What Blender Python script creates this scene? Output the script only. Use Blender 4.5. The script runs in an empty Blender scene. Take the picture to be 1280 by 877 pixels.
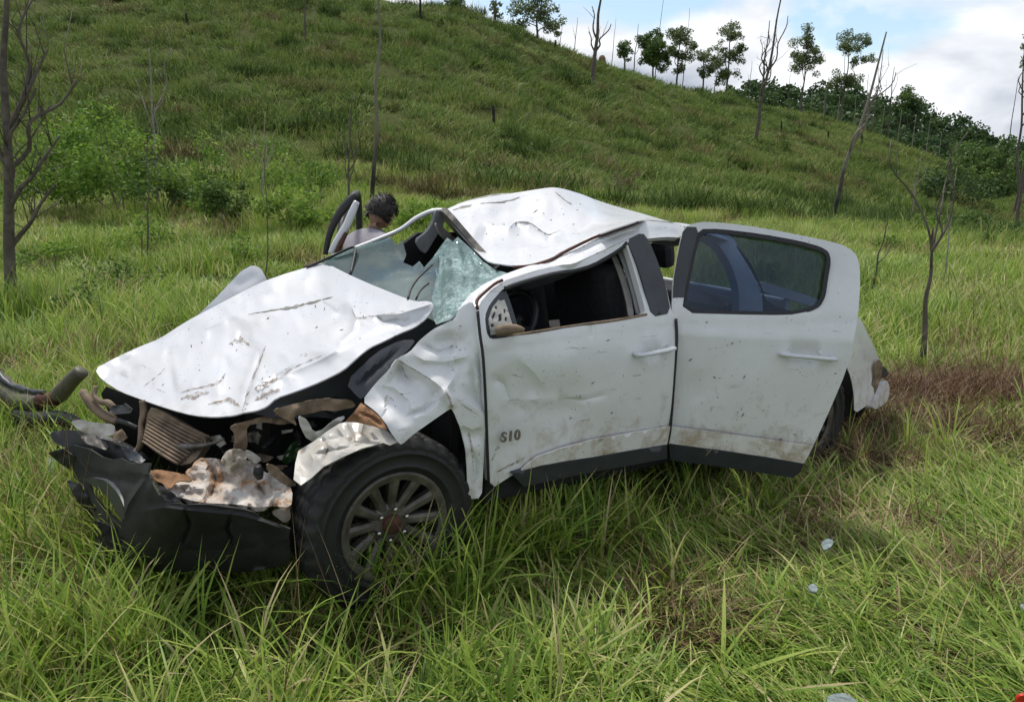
import bpy, bmesh, math, random
import numpy as np
from mathutils import Vector, Matrix, Euler
from mathutils.geometry import delaunay_2d_cdt

sc = bpy.context.scene
R = math.radians
# ------------------------------------------------------------------ camera
FPX, CAMH, PITCH = 960.0, 1.755, R(12.0)
cam_data = bpy.data.cameras.new('camera')
cam_data.sensor_width = 36.0
cam_data.lens = 36.0 * FPX / 1280.0
cam_data.clip_start = 0.05
cam_data.clip_end = 9000.0
cam = bpy.data.objects.new('camera', cam_data)
cam.location = (0, 0, CAMH)
cam.rotation_euler = (R(90) - PITCH, 0, 0)
sc.collection.objects.link(cam)
sc.camera = cam
# ------------------------------------------------------------------ light
SUN_EL, SUN_AZ = R(64), R(-20)          # azimuth from the view axis, negative = left
world = bpy.data.worlds.new('World')
sc.world = world
world.use_nodes = True
wn, wl = world.node_tree.nodes, world.node_tree.links
wn.clear()
wout = wn.new('ShaderNodeOutputWorld')
sky = wn.new('ShaderNodeTexSky')
sky.sky_type = 'NISHITA'
sky.sun_disc = False
sky.sun_elevation = SUN_EL
sky.sun_rotation = SUN_AZ
sky.air_density = 1.2
sky.dust_density = 0.6
bg_sky = wn.new('ShaderNodeBackground')
bg_sky.inputs[1].default_value = 0.12
wl.new(sky.outputs[0], bg_sky.inputs[0])
# broken cloud cover over the whole dome
geo = wn.new('ShaderNodeTexCoord')
mp = wn.new('ShaderNodeMapping')
mp.inputs['Scale'].default_value = (1.0, 1.0, 2.1)
mp.inputs['Location'].default_value = (3.1, 1.2, 0.7)
mp.inputs['Rotation'].default_value = (0, 0, R(25))
wl.new(geo.outputs['Generated'], mp.inputs[0])
n1 = wn.new('ShaderNodeTexNoise'); n1.inputs['Scale'].default_value = 3.1
n1.inputs['Detail'].default_value = 6; n1.inputs['Roughness'].default_value = 0.52
n1.inputs['Distortion'].default_value = 0.25
wl.new(mp.outputs[0], n1.inputs['Vector'])
cov = wn.new('ShaderNodeValToRGB')
cov.color_ramp.elements[0].position = 0.38; cov.color_ramp.elements[0].color = (0, 0, 0, 1)
cov.color_ramp.elements[1].position = 0.47; cov.color_ramp.elements[1].color = (1, 1, 1, 1)
sxyz = wn.new('ShaderNodeSeparateXYZ'); wl.new(geo.outputs['Generated'], sxyz.inputs[0])
lowc = wn.new('ShaderNodeMapRange')      # cloud decks close up towards the horizon all round
lowc.inputs['From Min'].default_value = 0.0; lowc.inputs['From Max'].default_value = 0.22
lowc.inputs['To Min'].default_value = 0.30; lowc.inputs['To Max'].default_value = 0.0
wl.new(sxyz.outputs[2], lowc.inputs[0])
cadd = wn.new('ShaderNodeMath'); cadd.operation = 'ADD'
wl.new(n1.outputs[0], cadd.inputs[0]); wl.new(lowc.outputs[0], cadd.inputs[1])
wl.new(cadd.outputs[0], cov.inputs[0])
n2 = wn.new('ShaderNodeTexNoise'); n2.inputs['Scale'].default_value = 3.4
n2.inputs['Detail'].default_value = 6; n2.inputs['Roughness'].default_value = 0.48; n2.inputs['Distortion'].default_value = 0.4
mp2 = wn.new('ShaderNodeMapping'); mp2.inputs['Scale'].default_value = (1, 1, 2.2)
mp2.inputs['Location'].default_value = (0.3, 3.0, 1.5)
wl.new(geo.outputs['Generated'], mp2.inputs[0]); wl.new(mp2.outputs[0], n2.inputs['Vector'])
shade = wn.new('ShaderNodeValToRGB')
shade.color_ramp.elements[0].position = 0.40; shade.color_ramp.elements[0].color = (0.36, 0.40, 0.48, 1)
shade.color_ramp.elements[1].position = 0.60; shade.color_ramp.elements[1].color = (0.86, 0.88, 0.91, 1)
wl.new(n2.outputs[0], shade.inputs[0])
bg_cl = wn.new('ShaderNodeBackground'); bg_cl.inputs[1].default_value = 1.0
wl.new(shade.outputs[0], bg_cl.inputs[0])
mixw = wn.new('ShaderNodeMixShader')
wl.new(cov.outputs[0], mixw.inputs[0]); wl.new(bg_sky.outputs[0], mixw.inputs[1]); wl.new(bg_cl.outputs[0], mixw.inputs[2])
wl.new(mixw.outputs[0], wout.inputs[0])
sun_d = bpy.data.lights.new('sun', 'SUN')
sun_d.energy = 2.7
sun_d.angle = R(7.0)
sun_d.color = (1.0, 0.95, 0.87)
sun = bpy.data.objects.new('sun', sun_d)
sdir = Vector((math.sin(SUN_AZ) * math.cos(SUN_EL), math.cos(SUN_AZ) * math.cos(SUN_EL), math.sin(SUN_EL)))
sun.rotation_euler = sdir.to_track_quat('Z', 'Y').to_euler()
sc.collection.objects.link(sun)
# sky rotation: Nishita sun_rotation turns clockwise from +Y seen from above
sky.sun_rotation = SUN_AZ
sc.view_settings.view_transform = 'Standard'
sc.view_settings.look = 'None'
sc.view_settings.exposure = 0.33
sc.view_settings.gamma = 1.0
sc.render.engine = 'CYCLES'
sc.cycles.use_denoising = True
sc.cycles.max_bounces = 4
sc.cycles.diffuse_bounces = 2
sc.cycles.glossy_bounces = 3
sc.cycles.transmission_bounces = 4
sc.cycles.transparent_max_bounces = 10
sc.cycles.use_adaptive_sampling = True
sc.cycles.adaptive_threshold = 0.02
sc.cycles.caustics_reflective = False
sc.cycles.caustics_refractive = False

# ------------------------------------------------------------------ helpers
COL = sc.collection
rng = np.random.default_rng(7)
random.seed(7)

def tag(o, label=None, cat=None, group=None, kind=None):
    if label: o['label'] = label
    if cat: o['category'] = cat
    if group: o['group'] = group
    if kind: o['kind'] = kind
    return o

def empty(name, loc=(0, 0, 0)):
    o = bpy.data.objects.new(name, None)
    o.empty_display_size = 0.2
    o.location = loc
    COL.objects.link(o)
    return o

def mesh(name, verts, faces, mat, parent=None, smooth=True, link=True):
    me = bpy.data.meshes.new(name)
    me.from_pydata([tuple(map(float, v)) for v in verts], [], [tuple(map(int, f)) for f in faces])
    if smooth: me.polygons.foreach_set('use_smooth', [True] * len(me.polygons))
    if mat is not None:
        for m in (mat if isinstance(mat, (list, tuple)) else [mat]): me.materials.append(m)
    o = bpy.data.objects.new(name, me)
    if parent is not None: o.parent = parent
    if link: COL.objects.link(o)
    return o

def fast_mesh(name, V, Fq, mat, parent=None, smooth=False, cols=None, link=True):
    """V (n,3), Fq (m,k) arrays"""
    V = np.asarray(V, np.float32); Fq = np.asarray(Fq, np.int32); k = Fq.shape[1]
    me = bpy.data.meshes.new(name)
    me.vertices.add(len(V)); me.vertices.foreach_set('co', V.ravel())
    me.loops.add(Fq.size); me.loops.foreach_set('vertex_index', Fq.ravel())
    me.polygons.add(len(Fq))
    me.polygons.foreach_set('loop_start', np.arange(0, Fq.size, k, dtype=np.int32))
    me.polygons.foreach_set('loop_total', np.full(len(Fq), k, np.int32))
    if smooth: me.polygons.foreach_set('use_smooth', np.ones(len(Fq), bool))
    me.update(calc_edges=True)
    if cols is not None:
        a = me.attributes.new('tint', 'FLOAT', 'POINT'); a.data.foreach_set('value', np.asarray(cols, np.float32))
    if mat is not None: me.materials.append(mat)
    o = bpy.data.objects.new(name, me)
    if parent is not None: o.parent = parent
    if link: COL.objects.link(o)
    return o

_perm = np.random.default_rng(3).random((256, 256))
def vnoise(x, y):
    x = np.asarray(x, float); y = np.asarray(y, float)
    xi = np.floor(x).astype(int); yi = np.floor(y).astype(int)
    fx = x - xi; fy = y - yi
    fx = fx * fx * fx * (fx * (fx * 6 - 15) + 10); fy = fy * fy * fy * (fy * (fy * 6 - 15) + 10)
    g = lambda a, b: _perm[a & 255, b & 255]
    return ((g(xi, yi) * (1 - fx) + g(xi + 1, yi) * fx) * (1 - fy) + (g(xi, yi + 1) * (1 - fx) + g(xi + 1, yi + 1) * fx) * fy) * 2 - 1
def fbm(x, y, o=4):
    s = 0; a = 1
    for i in range(o):
        s = s + a * vnoise(x * 2 ** i + 17.3 * i, y * 2 ** i + 5.1 * i); a *= 0.5
    return s

# material helpers
def mat_new(name):
    m = bpy.data.materials.new(name); m.use_nodes = True
    nt = m.node_tree; b = nt.nodes['Principled BSDF']
    return m, nt, b
def node(nt, t, **kw):
    n = nt.nodes.new(t)
    for k, v in kw.items(): n.inputs[k].default_value = v
    return n
def ramp(nt, src, stops):
    r = nt.nodes.new('ShaderNodeValToRGB')
    e = r.color_ramp.elements
    while len(e) < len(stops): e.new(0.5)
    for i, (p, c) in enumerate(stops):
        e[i].position = p; e[i].color = (*c, 1) if len(c) == 3 else c
    nt.links.new(src, r.inputs[0]); return r.outputs[0]
def noise_tex(nt, scale, detail=4, rough=0.55, coord='Object', dist=0.0, stretch=None):
    tc = nt.nodes.new('ShaderNodeTexCoord'); v = tc.outputs[coord]
    if stretch:
        mpn = nt.nodes.new('ShaderNodeMapping'); mpn.inputs['Scale'].default_value = stretch
        nt.links.new(v, mpn.inputs[0]); v = mpn.outputs[0]
    n = node(nt, 'ShaderNodeTexNoise', Scale=scale, Detail=detail, Roughness=rough, Distortion=dist)
    nt.links.new(v, n.inputs['Vector']); return n.outputs[0]
def mix_col(nt, fac, a, b, mode='MIX'):
    m = nt.nodes.new('ShaderNodeMix'); m.data_type = 'RGBA'; m.blend_type = mode
    for s, i in ((fac, 0), (a, 6), (b, 7)):
        if hasattr(s, 'is_output'): nt.links.new(s, m.inputs[i])
        elif i == 0: m.inputs[0].default_value = s
        else: m.inputs[i].default_value = (*s, 1)
    return m.outputs[2]
def bump(nt, b, src, strength=0.3, dist=0.01):
    n = node(nt, 'ShaderNodeBump', Strength=strength, Distance=dist)
    nt.links.new(src, n.inputs['Height']); nt.links.new(n.outputs[0], b.inputs['Normal'])
def simple(name, col, rough=0.5, metal=0.0, var=0.25, scale=18, bmp=0.0):
    m, nt, b = mat_new(name)
    f = noise_tex(nt, scale, 5, 0.6)
    d = tuple(c * (1 - var) for c in col); l = tuple(min(1, c * (1 + var)) for c in col)
    nt.links.new(ramp(nt, f, [(0.3, d), (0.7, l)]), b.inputs['Base Color'])
    b.inputs['Roughness'].default_value = rough; b.inputs['Metallic'].default_value = metal
    if bmp: bump(nt, b, noise_tex(nt, scale * 2.5, 5, 0.6), bmp, 0.004)
    return m

def pix_dir(px, py):
    x = (np.asarray(px, float) - 640) / FPX; y = (438.5 - np.asarray(py, float)) / FPX
    c, s = math.cos(PITCH), math.sin(PITCH)
    return np.stack([x, c + y * s + 0 * x, -s + y * c + 0 * x], -1)
def at(px, py, Y):
    """world point seen at a photo pixel, Y metres ahead"""
    d = pix_dir(px, py); return d * (np.asarray(Y, float) / d[..., 1])[..., None] + np.array([0, 0, CAMH])
# ------------------------------------------------------------------ terrain
COLS = [  # photo column, [(distance, height seen as photo row)], ridge distance last
    (-500, [(12, 362), (18, 285), (25, 240), (35, 165), (50, 65), (65, -5), (85, -50)]),
    (0,    [(12, 365), (18, 288), (25, 242), (35, 165), (50, 65), (65, -5), (85, -55)]),
    (300,  [(12, 368), (18, 293), (25, 246), (35, 175), (50, 80), (65, 15), (82, -32)]),
    (470,  [(12, 369), (18, 297), (25, 252), (35, 188), (50, 95), (68, 20), (78, -10)]),
    (590,  [(12, 370), (18, 301), (25, 258), (35, 202), (50, 112), (62, 48), (72, 8)]),
    (700,  [(12, 371), (18, 304), (25, 264), (35, 220), (50, 150), (65, 90), (78, 55)]),
    (800,  [(12, 372), (18, 308), (25, 270), (35, 238), (50, 184), (70, 122), (84, 93)]),
    (900,  [(12, 373), (18, 311), (25, 277), (35, 250), (50, 206), (72, 146), (90, 119)]),
    (1000, [(12, 374), (18, 314), (25, 285), (35, 263), (50, 226), (75, 168), (95, 144)]),
    (1100, [(12, 375), (18, 320), (25, 296), (35, 278), (50, 246), (72, 194), (92, 170)]),
    (1170, [(12, 375), (18, 323), (25, 303), (35, 288), (50, 262), (68, 216), (80, 199)]),
    (1215, [(12, 375), (18, 325), (25, 308), (35, 298), (48, 280), (60, 246), (66, 238)]),
    (1250, [(12, 375), (18, 325), (25, 311), (35, 303), (48, 289), (60, 272), (80, 250)]),
    (1330, [(12, 375), (18, 325), (25, 312), (35, 300), (48, 280), (60, 262), (80, 240)]),
    (1800, [(12, 372), (18, 322), (25, 305), (35, 292), (48, 275), (60, 255), (80, 235)]),
]
FAR = {-500: -100, 0: 60, 300: 100, 470: 110, 590: 120, 700: 130, 800: 150, 900: 162, 1000: 165, 1100: 172, 1170: 186, 1215: 196, 1250: 205, 1330: 215, 1800: 215}
RK = np.array([0, 3, 6.5, 9, 12, 15, 18, 21, 25, 30, 35, 42, 50, 58, 66, 74, 82, 90, 98, 110, 130, 165, 210, 300, 600, 3000.])
azc, prof = [], []
for pxc, pts in COLS:
    d = pix_dir(pxc, 200.0); azc.append(math.atan2(d[0], d[1]))
    ca = math.cos(azc[-1])
    rr = [0, 6.5]; zz = [0, 0]
    for Yd, py in pts:
        p = at(pxc, py, Yd); rr.append(math.hypot(p[0], p[1])); zz.append(p[2])
    rl, zl = rr[-1], zz[-1]
    rr.append(rl + 9); zz.append(zl - 1.2 if pxc not in (1250, 1330, 1800) else zl + .3)
    rr.append(rl + 32); zz.append(zl - 8 if pxc not in (1250, 1330, 1800) else zl + 1.5)
    pf = at(pxc, FAR[pxc] + 22, 175.0); rf = math.hypot(pf[0], pf[1])
    rr.append(rf); zz.append(max(pf[2], -2)); rr.append(rf + 160); zz.append(max(pf[2] - 14, -4)); rr.append(4000); zz.append(-4)
    prof.append(np.interp(RK, rr, zz))
prof = np.array(prof); azc = np.array(azc)
# behind the camera: level verge
azc = np.concatenate([[-math.pi, R(-80)], azc, [R(80), math.pi]])
flat = np.zeros(len(RK))
prof = np.concatenate([[flat, flat * 0.5 + prof[0] * 0.5], prof, [flat * 0.5 + prof[-1] * 0.5, flat]])
def _pchip(xk, Y, x):
    """monotone cubic along axis 0"""
    h = np.diff(xk)[:, None]; dl = np.diff(Y, axis=0) / h
    m = np.zeros_like(Y); a, b = dl[:-1], dl[1:]
    m[1:-1] = np.where(a * b > 0, 2 * a * b / np.where(np.abs(a + b) < 1e-12, 1, a + b), 0); m[0] = dl[0]; m[-1] = dl[-1]
    i = np.clip(np.searchsorted(xk, x) - 1, 0, len(xk) - 2); hh = xk[i + 1] - xk[i]; t = ((x - xk[i]) / hh)[:, None]; hh = hh[:, None]
    return (2*t**3 - 3*t**2 + 1) * Y[i] + (t**3 - 2*t**2 + t) * hh * m[i] + (-2*t**3 + 3*t**2) * Y[i+1] + (t**3 - t**2) * hh * m[i+1]
# fine table, smoothed a little in azimuth
AZT = np.linspace(-math.pi, math.pi, 1441); RT = np.concatenate([np.linspace(0, 120, 481), np.geomspace(121, 3000, 120)])
_t = _pchip(RK, prof.T, RT).T
TAB = np.stack([np.interp(AZT, azc, _t[:, j]) for j in range(len(RT))], 1)
kern = np.exp(-np.linspace(-2, 2, 13) ** 2); kern /= kern.sum()
TAB = np.apply_along_axis(lambda c: np.convolve(np.pad(c, 6, 'wrap'), kern, 'valid'), 0, TAB)
def ground_z(x, y, detail=True):
    x = np.asarray(x, float); y = np.asarray(y, float)
    r = np.hypot(x, y); a = np.arctan2(x, y)
    fa = (a + math.pi) / (2 * math.pi) * 1440; ia = np.clip(fa.astype(int), 0, 1439); ta = fa - ia
    ir = np.clip(np.searchsorted(RT, r) - 1, 0, len(RT) - 2); tr = np.clip((r - RT[ir]) / (RT[ir + 1] - RT[ir]), 0, 1)
    z = (TAB[ia, ir] * (1 - ta) + TAB[ia + 1, ir] * ta) * (1 - tr) + (TAB[ia, ir + 1] * (1 - ta) + TAB[ia + 1, ir + 1] * ta) * tr
    if detail:
        amp = 0.03 + 0.30 * np.clip((r - 20) / 25, 0, 1) * np.clip((130 - r) / 40, 0, 1)
        z = z + amp * (0.7 * fbm(x * 0.45, y * 0.45, 3) + 0.5 * vnoise(x * .12, y * .16)) * np.clip((r - 4) / 6, 0.35, 1)
    return z

mats = {}
def make_ground_mat():
    m, nt, b = mat_new('meadow soil and thatch')
    f1 = noise_tex(nt, 0.35, 6, 0.62); f2 = noise_tex(nt, 2.3, 6, 0.65); f3 = noise_tex(nt, 22, 4, 0.6)
    c1 = ramp(nt, f1, [(0.32, (0.045, 0.062, 0.014)), (0.5, (0.070, 0.098, 0.020)), (0.68, (0.105, 0.118, 0.032))])
    c2 = ramp(nt, f2, [(0.34, (0.028, 0.034, 0.011)), (0.52, (0.080, 0.100, 0.024)), (0.72, (0.125, 0.115, 0.050))])
    c = mix_col(nt, 0.5, c1, c2)
    c3 = ramp(nt, f3, [(0.3, (0.25, 0.2, 0.16)), (0.7, (0.85, 0.8, 0.75))])
    nt.links.new(mix_col(nt, 0.55, c, c3, 'MULTIPLY'), b.inputs['Base Color'])
    b.inputs['Roughness'].default_value = 0.95
    b.inputs['Specular IOR Level'].default_value = 0.1
    bump(nt, b, f3, 0.6, 0.05)
    return m
mats['ground'] = make_ground_mat()
az = np.unique(np.concatenate([np.linspace(-math.pi, R(-44), 50), np.linspace(R(-44), R(44), 460), np.linspace(R(44), math.pi, 50)]))
rad = np.concatenate([[0.0], np.geomspace(0.5, 120, 300), np.geomspace(125, 3500, 40)])
A, Rr = np.meshgrid(az, rad, indexing='ij')
X, Y = np.sin(A) * Rr, np.cos(A) * Rr
Z = ground_z(X, Y)
na, nr = A.shape
idx = np.arange(na * nr).reshape(na, nr)
fq = np.stack([idx[:-1, :-1], idx[:-1, 1:], idx[1:, 1:], idx[1:, :-1]], -1).reshape(-1, 4)
ground = fast_mesh('ground', np.stack([X, Y, Z], -1).reshape(-1, 3), fq, mats['ground'], smooth=True)
tag(ground, 'grassy meadow and hillside ground', 'ground', kind='structure')

# truck pose (also needed to keep the grass out of the body)
TT = np.array([-1.055, 3.70, 0.02]); TYAW, TPIT, TROL = R(34.6), R(1.5), R(1.8)
TM = np.array((Matrix.Rotation(TYAW, 3, 'Z') @ Matrix.Rotation(TPIT, 3, 'Y') @ Matrix.Rotation(TROL, 3, 'X')))
def to_truck(x, y):
    c, s = math.cos(TYAW), math.sin(TYAW); dx, dy = x - TT[0], y - TT[1]
    return c * dx + s * dy, -s * dx + c * dy

# ------------------------------------------------------------------ grass
def grass_mat(name, stops, spec=0.32, trans=0.35):
    m, nt, b = mat_new(name)
    at_ = nt.nodes.new('ShaderNodeAttribute'); at_.attribute_name = 'tint'
    oi = nt.nodes.new('ShaderNodeObjectInfo')
    ad = nt.nodes.new('ShaderNodeMath'); ad.operation = 'MULTIPLY_ADD'
    nt.links.new(oi.outputs['Random'], ad.inputs[0]); ad.inputs[1].default_value = 0.30; 
    sb = nt.nodes.new('ShaderNodeMath'); sb.operation = 'MULTIPLY_ADD'
    nt.links.new(at_.outputs['Fac'], sb.inputs[0]); sb.inputs[1].default_value = 0.75; sb.inputs[2].default_value = -0.02
    nt.links.new(sb.outputs[0], ad.inputs[2])
    col = ramp(nt, ad.outputs[0], stops)
    nt.links.new(col, b.inputs['Base Color'])
    b.inputs['Roughness'].default_value = 0.48
    b.inputs['Specular IOR Level'].default_value = spec
    tr = nt.nodes.new('ShaderNodeBsdfTranslucent'); nt.links.new(col, tr.inputs[0])
    mx = nt.nodes.new('ShaderNodeMixShader'); mx.inputs[0].default_value = trans
    out = nt.nodes['Material Output']
    nt.links.new(b.outputs[0], mx.inputs[1]); nt.links.new(tr.outputs[0], mx.inputs[2]); nt.links.new(mx.outputs[0], out.inputs[0])
    return m
G_STOPS = [(0.0, (0.052, 0.115, 0.015)), (0.20, (0.130, 0.235, 0.028)), (0.46, (0.250, 0.370, 0.052)), (0.72, (0.410, 0.490, 0.105)), (0.86, (0.550, 0.500, 0.230)), (1.0, (0.55, 0.43, 0.26))]
D_STOPS = [(0.0, (0.045, 0.022, 0.013)), (0.3, (0.120, 0.064, 0.034)), (0.6, (0.240, 0.155, 0.075)), (1.0, (0.450, 0.350, 0.190))]
H_STOPS = [(0.0, (0.064, 0.112, 0.026)), (0.35, (0.128, 0.200, 0.042)), (0.65, (0.205, 0.272, 0.064)), (0.85, (0.28, 0.29, 0.10)), (1.0, (0.31, 0.26, 0.14))]
mats['grass'] = grass_mat('green grass blades', G_STOPS)
mats['dry'] = grass_mat('dry straw', D_STOPS, trans=0.2)
mats['hill'] = grass_mat('hill tussock grass', H_STOPS, spec=0.05, trans=0.3)

def blades(n, length, width, spread, lean, curl, seg=4, lean_dir=None, lvar=0.45, dryfrac=0.06, dirvar=3.14, tints=(0.0, 0.75), square=False, clump=0.0):
    """one patch or tuft: n bent blades rooted in a disc (or a soft edged square), all in one array"""
    if square:
        base = rng.uniform(-spread, spread, (n, 2))
        e = np.abs(base).max(1) / spread
        base = np.where((e > .85)[:, None], base * rng.uniform(.6, 1.25, (n, 1)), base)
    else:
        a = rng.uniform(0, 2 * math.pi, n); r_ = spread * np.sqrt(rng.random(n)); base = np.stack([r_ * np.cos(a), r_ * np.sin(a)], 1)
    if clump:
        cc = rng.uniform(-spread, spread, (max(3, n // 26), 2)); ci_ = rng.integers(0, len(cc), n)
        base = base * (1 - clump) + (cc[ci_] + rng.normal(0, spread * .05, (n, 2))) * clump
        ch = rng.uniform(.65, 1.3, len(cc))[ci_]; ct = rng.uniform(-.22, .22, len(cc))[ci_]
    else: ch = np.ones(n); ct = np.zeros(n)
    da = rng.normal(lean_dir, dirvar, n) if lean_dir is not None else rng.uniform(0, 2 * math.pi, n)
    L = length * (1 + rng.uniform(-lvar, lvar, n)) * ch; w = width * rng.uniform(0.6, 1.3, n)
    th = np.abs(rng.normal(lean, 0.22, n)); cu = curl * rng.uniform(0.3, 1.5, n); tw = rng.uniform(-.8, .8, n)
    t = np.where(rng.random(n) > dryfrac, np.clip(rng.uniform(*tints, n) + ct, 0, .95), rng.uniform(.9, 1., n))
    p = np.concatenate([base, np.full((n, 1), -0.02)], 1)
    rows = np.zeros((n, 2 * seg + 1, 3)); T = np.zeros((n, 2 * seg + 1))
    for s_ in range(seg + 1):
        u = s_ / seg; ang = th + cu * u ** 1.3
        d = np.stack([np.sin(ang) * np.cos(da), np.sin(ang) * np.sin(da), np.cos(ang)], 1)
        if s_ < seg:
            ww = (w * (0.75 + 0.9 * u - 1.65 * u ** 2.2))[:, None] / 2
            side = np.stack([-np.sin(da + tw * u), np.cos(da + tw * u), 0 * da], 1)
            rows[:, 2 * s_] = p - side * ww; rows[:, 2 * s_ + 1] = p + side * ww; T[:, 2 * s_] = T[:, 2 * s_ + 1] = t + .12 * u - .06
        else: rows[:, 2 * seg] = p; T[:, 2 * seg] = t + .1
        p = p + d * (L / seg)[:, None]
        p[:, 2] = np.maximum(p[:, 2], .008)
    f = []
    for s_ in range(seg - 1): f += [(2*s_, 2*s_+1, 2*s_+3), (2*s_, 2*s_+3, 2*s_+2)]
    f.append((2*seg-2, 2*seg-1, 2*seg))
    F = (np.arange(n) * (2 * seg + 1))[:, None, None] + np.array(f)[None]
    return rows.reshape(-1, 3), F.reshape(-1, 3), np.clip(T, 0, 1).reshape(-1)

def tuft_collection(name, mat, variants, **kw):
    c = bpy.data.collections.new(name)
    for i in range(variants):
        V, F, T = blades(**kw)
        c.objects.link(fast_mesh(name + '_tuft', V, F, mat, cols=T, link=False, smooth=True))
    return c

def scatter(name, coll, P, rot, scl, label, mat):
    me = bpy.data.meshes.new(name)
    n = len(P)
    me.vertices.add(n); me.vertices.foreach_set('co', np.asarray(P, np.float32).ravel())
    a = me.attributes.new('rot', 'FLOAT_VECTOR', 'POINT'); a.data.foreach_set('vector', np.asarray(rot, np.float32).ravel())
    a = me.attributes.new('scl', 'FLOAT_VECTOR', 'POINT'); a.data.foreach_set('vector', np.asarray(scl, np.float32).ravel())
    a = me.attributes.new('pick', 'INT', 'POINT'); a.data.foreach_set('value', rng.integers(0, len(coll.objects), n).astype(np.int32))
    me.materials.append(mat)
    o = bpy.data.objects.new(name, me); COL.objects.link(o)
    ng = bpy.data.node_groups.new(name, 'GeometryNodeTree')
    ng.interface.new_socket('Geometry', in_out='INPUT', socket_type='NodeSocketGeometry')
    ng.interface.new_socket('Geometry', in_out='OUTPUT', socket_type='NodeSocketGeometry')
    N, L = ng.nodes, ng.links
    gi, go = N.new('NodeGroupInput'), N.new('NodeGroupOutput')
    ip = N.new('GeometryNodeInstanceOnPoints'); ci = N.new('GeometryNodeCollectionInfo')
    ci.inputs['Collection'].default_value = coll; ci.inputs['Separate Children'].default_value = True; ci.inputs['Reset Children'].default_value = True
    L.new(gi.outputs[0], ip.inputs['Points']); L.new(ci.outputs[0], ip.inputs['Instance'])
    ip.inputs['Pick Instance'].default_value = True
    for nm, ty, sk in (('rot', 'FLOAT_VECTOR', 'Rotation'), ('scl', 'FLOAT_VECTOR', 'Scale'), ('pick', 'INT', 'Instance Index')):
        na_ = N.new('GeometryNodeInputNamedAttribute'); na_.data_type = ty; na_.inputs['Name'].default_value = nm
        L.new(na_.outputs['Attribute'], ip.inputs[sk])
    L.new(ip.outputs[0], go.inputs[0])
    md = o.modifiers.new('scatter', 'NODES'); md.node_group = ng
    tag(o, label, 'grass', kind='stuff')
    return o

def ring_points(n, r0, r1, az0=-42, az1=42, power=1.0):
    """points with density falling off with distance"""
    u = rng.random(n)
    r = (r0 ** (2 - power) + u * (r1 ** (2 - power) - r0 ** (2 - power))) ** (1 / (2 - power)) if power != 2 else r0 * (r1 / r0) ** u
    a = R(az0) + rng.random(n) * R(az1 - az0)
    return r * np.sin(a), r * np.cos(a)

def in_truck(x, y, grow=0.0):
    tx, ty = to_truck(x, y)
    return (tx > -0.75 - grow) & (tx < 3.75 + grow) & (ty > -0.86 - grow) & (ty < 0.95 + grow)
def soil_mask(x, y):
    """trampled, torn up patches of dead grass beside the truck"""
    m = np.zeros_like(x)
    for (px, py, Yd, sx, sy) in ((1180, 500, 6.3, 1.3, .45), (1090, 560, 5.0, .55, .5), (1270, 510, 6.1, .9, .4), (720, 640, 4.05, .42, .18), (190, 700, 3.5, .35, .22), (90, 660, 3.9, .3, .3), (1000, 640, 4.4, .8, .25), (30, 440, 7.5, 1.3, 1.0), (140, 600, 4.4, .5, .5), (1190, 560, 5.2, .7, .35), (30, 760, 3.0, .3, .3), (840, 790, 2.9, .16, .1), (900, 800, 2.9, .25, .15), (1100, 700, 3.7, .45, .12), (1265, 760, 3.2, .25, .25)):
        c = at(px, py, Yd); m = np.maximum(m, np.exp(-((x - c[0]) / sx) ** 2 - ((y - c[1]) / sy) ** 2))
    return m
def gz(x, y): return ground_z(x, y)

def put(name, coll, x, y, smin, smax, label, mat, dirz=None, dirvar=0.5, zs=None, tilt=0.12, slope=False):
    n = len(x); s = rng.uniform(smin, smax, n)
    rz = rng.uniform(0, 6.28, n) if dirz is None else dirz + rng.normal(0, dirvar, n)
    rot = np.stack([rng.normal(0, tilt, n), rng.normal(0, tilt, n), rz], 1)
    if slope:
        e = 1.2; gx = (gz(x + e, y) - gz(x - e, y)) / (2 * e); gy = (gz(x, y + e) - gz(x, y - e)) / (2 * e)
        for i in range(n):
            q = Vector((-gx[i], -gy[i], 1)).to_track_quat('Z', 'Y').to_matrix() @ Matrix.Rotation(rz[i], 3, 'Z')
            rot[i] = q.to_euler()
    k = np.ones(n) if zs is None else zs
    return scatter(name, coll, np.stack([x, y, gz(x, y) - 0.005], 1), rot, np.stack([s, s, s * k], 1), label, mat)

def grid_points(cell, r0, r1, az0=-42, az1=42, jit=0.22):
    """jittered lattice of patch centres inside a sector"""
    m = int(r1 / cell) + 2
    gx, gy = np.meshgrid(np.arange(-m, m + 1), np.arange(-2, m + 1))
    x = (gx + .5 * (gy % 2)).ravel() * cell + rng.normal(0, jit * cell, gx.size); y = gy.ravel() * cell * .9 + rng.normal(0, jit * cell, gx.size)
    r = np.hypot(x, y); a = np.degrees(np.arctan2(x, y))
    k = (r > r0) & (r < r1) & (a > az0) & (a < az1)
    return x[k], y[k]

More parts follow.
